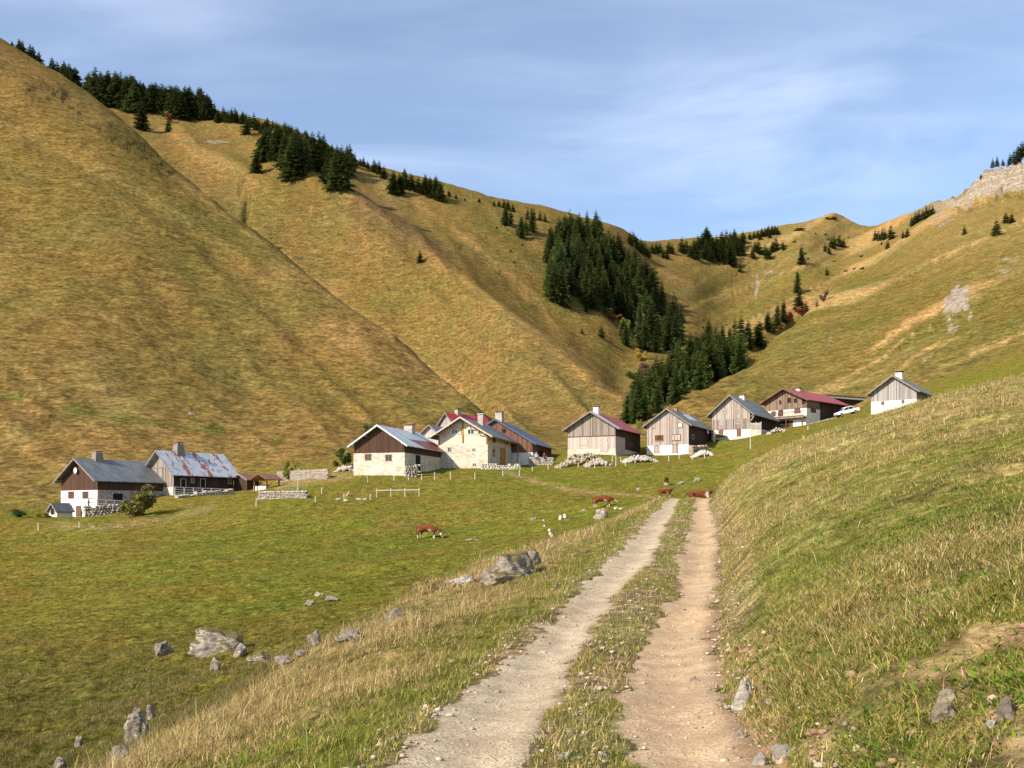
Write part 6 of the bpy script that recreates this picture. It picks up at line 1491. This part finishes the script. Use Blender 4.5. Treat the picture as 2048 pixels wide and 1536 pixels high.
def build_boulders():
    B = [(433, 1306, 112, 50, 'rockmoss', 'large grass topped rock mound in the lower meadow', .9), (320, 1313, 34, 31, 'rock', 'round grey boulder left of the grass topped rock mound', 1), (428, 1340, 24, 26, 'rock', 'small upright grey rock below the grass topped mound', 1),
         (478, 1313, 26, 27, 'rock', 'grey rock at the right foot of the grass topped mound', 1), (510, 1325, 58, 20, 'rockmoss', 'low line of rock right of the grass topped mound', .8), (565, 1335, 34, 24, 'rock', 'slanting light rock below the pair on the lower meadow', .8),
         (602, 1313, 28, 13, 'rock', 'flat rock between the slanting rock and the narrow upright rock', 1), (627, 1291, 25, 32, 'rock', 'narrow upright rock beside the long blocky rock', 1), (698, 1281, 62, 24, 'rock', 'long blocky light rock at the edge of the dry verge', 1),
         (793, 1240, 46, 25, 'rock', 'slanting light rock above the long blocky rock', 1), (621, 1211, 25, 12, 'rock', 'flat pinkish rock, left of the three in mid meadow', 1), (662, 1203, 26, 12, 'rock', 'flat rock, right of the three in mid meadow', 1), (637, 1192, 23, 9, 'rock', 'flat rock, highest of the three in mid meadow', 1),
         (270, 1486, 56, 74, 'rock', 'big tall cracked grey boulder near the lower left corner', .8), (299, 1440, 18, 30, 'rock', 'thin grey rock just right of the big tall boulder', 1), (237, 1531, 42, 40, 'rock', 'jagged pale rock below the big tall boulder', .8),
         (154, 1495, 18, 22, 'rock', 'small shaded rock left of the big tall boulder', 1), (115, 1536, 26, 22, 'rock', 'small grey rock at the bottom edge left', 1),
         (1018, 1163, 122, 62, 'rockmoss', 'big weathered limestone outcrop beside the verge', .85), (1050, 1135, 66, 40, 'rockmoss', 'grassy right shoulder of the big limestone outcrop', .9), (929, 1169, 54, 18, 'white', 'bright white rock left of the big limestone outcrop', .9), (978, 1170, 44, 30, 'rock', 'low front ledge of the big limestone outcrop', .9),
         (1205, 1037, 28, 21, 'rock', 'grey boulder under the standing red brown cow', 1), (1122, 1039, 10, 10, 'white', 'left one of two white stones in the upper meadow', 1), (1130, 1036, 10, 9, 'white', 'right one of two white stones in the upper meadow', 1), (1231, 1019, 9, 5, 'white', 'small white stone right of the grey boulder', 1), (1242, 1019, 11, 4, 'white', 'flat white stone right of the small white stone by the grey boulder', 1),
         (1170, 1024, 14, 6, 'stoneb', 'flat brownish stone left of the grey boulder', 1), (1396, 963, 20, 9, 'rock', 'grey rock high in the meadow right of the farthest cow', 1), (1366, 968, 22, 6, 'rock', 'low rock ridge just right of the farthest cow', 1), (1068, 1040, 14, 7, 'rock', 'small dark rock left of the two white stones', 1), (1278, 981, 9, 6, 'stonew', 'small pale stone above the standing calf', 1), (942, 1082, 24, 5, 'stoneb', 'flat earthy stone right of the nearest cow', 1)]
    for i, (u, p, w, h, m, lab, dp) in enumerate(B):
        boulder(u, p, w, h, i + 3, lab, None, M[m], 'boulder' if w > 30 or h > 30 else 'stone', 5 if w > 48 else (4 if w > 20 else 3), 0.78, 0.34, dp)
    for i, (u, p, s) in enumerate(((1087, 1042, 4), (1089, 1054, 4), (1099, 1062, 5), (1101, 1070, 7), (1104, 1074, 6), (1099, 1082, 5))):
        boulder(u, p, s * 1.4, s, 80 + i, 'little white stone in the scattered row above the limestone outcrop', 'scattered white stones', M['white'], 'stone', 2)
    N = [(1490, 1415, 46, 64, 'white', 'bleached whitish rock slab sticking out of the right bank', 0.5), (1541, 1410, 20, 11, 'stonew', 'small pale stone right of the bleached rock slab', 1), (1568, 1520, 44, 34, 'stonew', 'pale block in the eroded foot of the right bank', .8), (1520, 1534, 40, 28, 'stonew', 'pale block left of the other at the bottom of the bank', .8),
         (1482, 1482, 26, 26, 'stonew', 'pinkish stone half buried beside the right wheel rut', .8), (1888, 1444, 56, 38, 'stoneb', 'broad earthy rock in the bare soil of the bank', .8), (2022, 1436, 42, 46, 'rock', 'blue grey boulder at the right edge of the frame', .8), (1986, 1455, 24, 16, 'stonew', 'small white stone left below the blue grey boulder', 1),
         (1131, 1520, 36, 15, 'stonew', 'flat pale stone in the grass strip, bottom left', .9), (1209, 1520, 30, 18, 'stonew', 'flat pale stone in the grass strip, bottom right', .9), (1391, 1367, 20, 16, 'stoneb', 'brown clod at the right edge of the right rut', 1), (1900, 1404, 46, 26, 'stoneb', 'earthy rock above the broad one in the bare soil', .8), (1304, 1118, 14, 7, 'stonew', 'pale stone between the ruts farther up the track', 1)]
    for i, (u, p, w, h, m, lab, dp) in enumerate(N): boulder(u, p, w, h, i + 40, lab, None, M[m], 'stone', 4, 0.8, 0.28, dp)

# ------------------------------------------------------------------ put everything in place
make_mats(); build_terrain(); build_track(); build_houses(); build_yard(); build_car(); build_people(); build_animals(); build_boulders(); print('TREES', build_trees()); grow_grass(); pebbles(); clods()
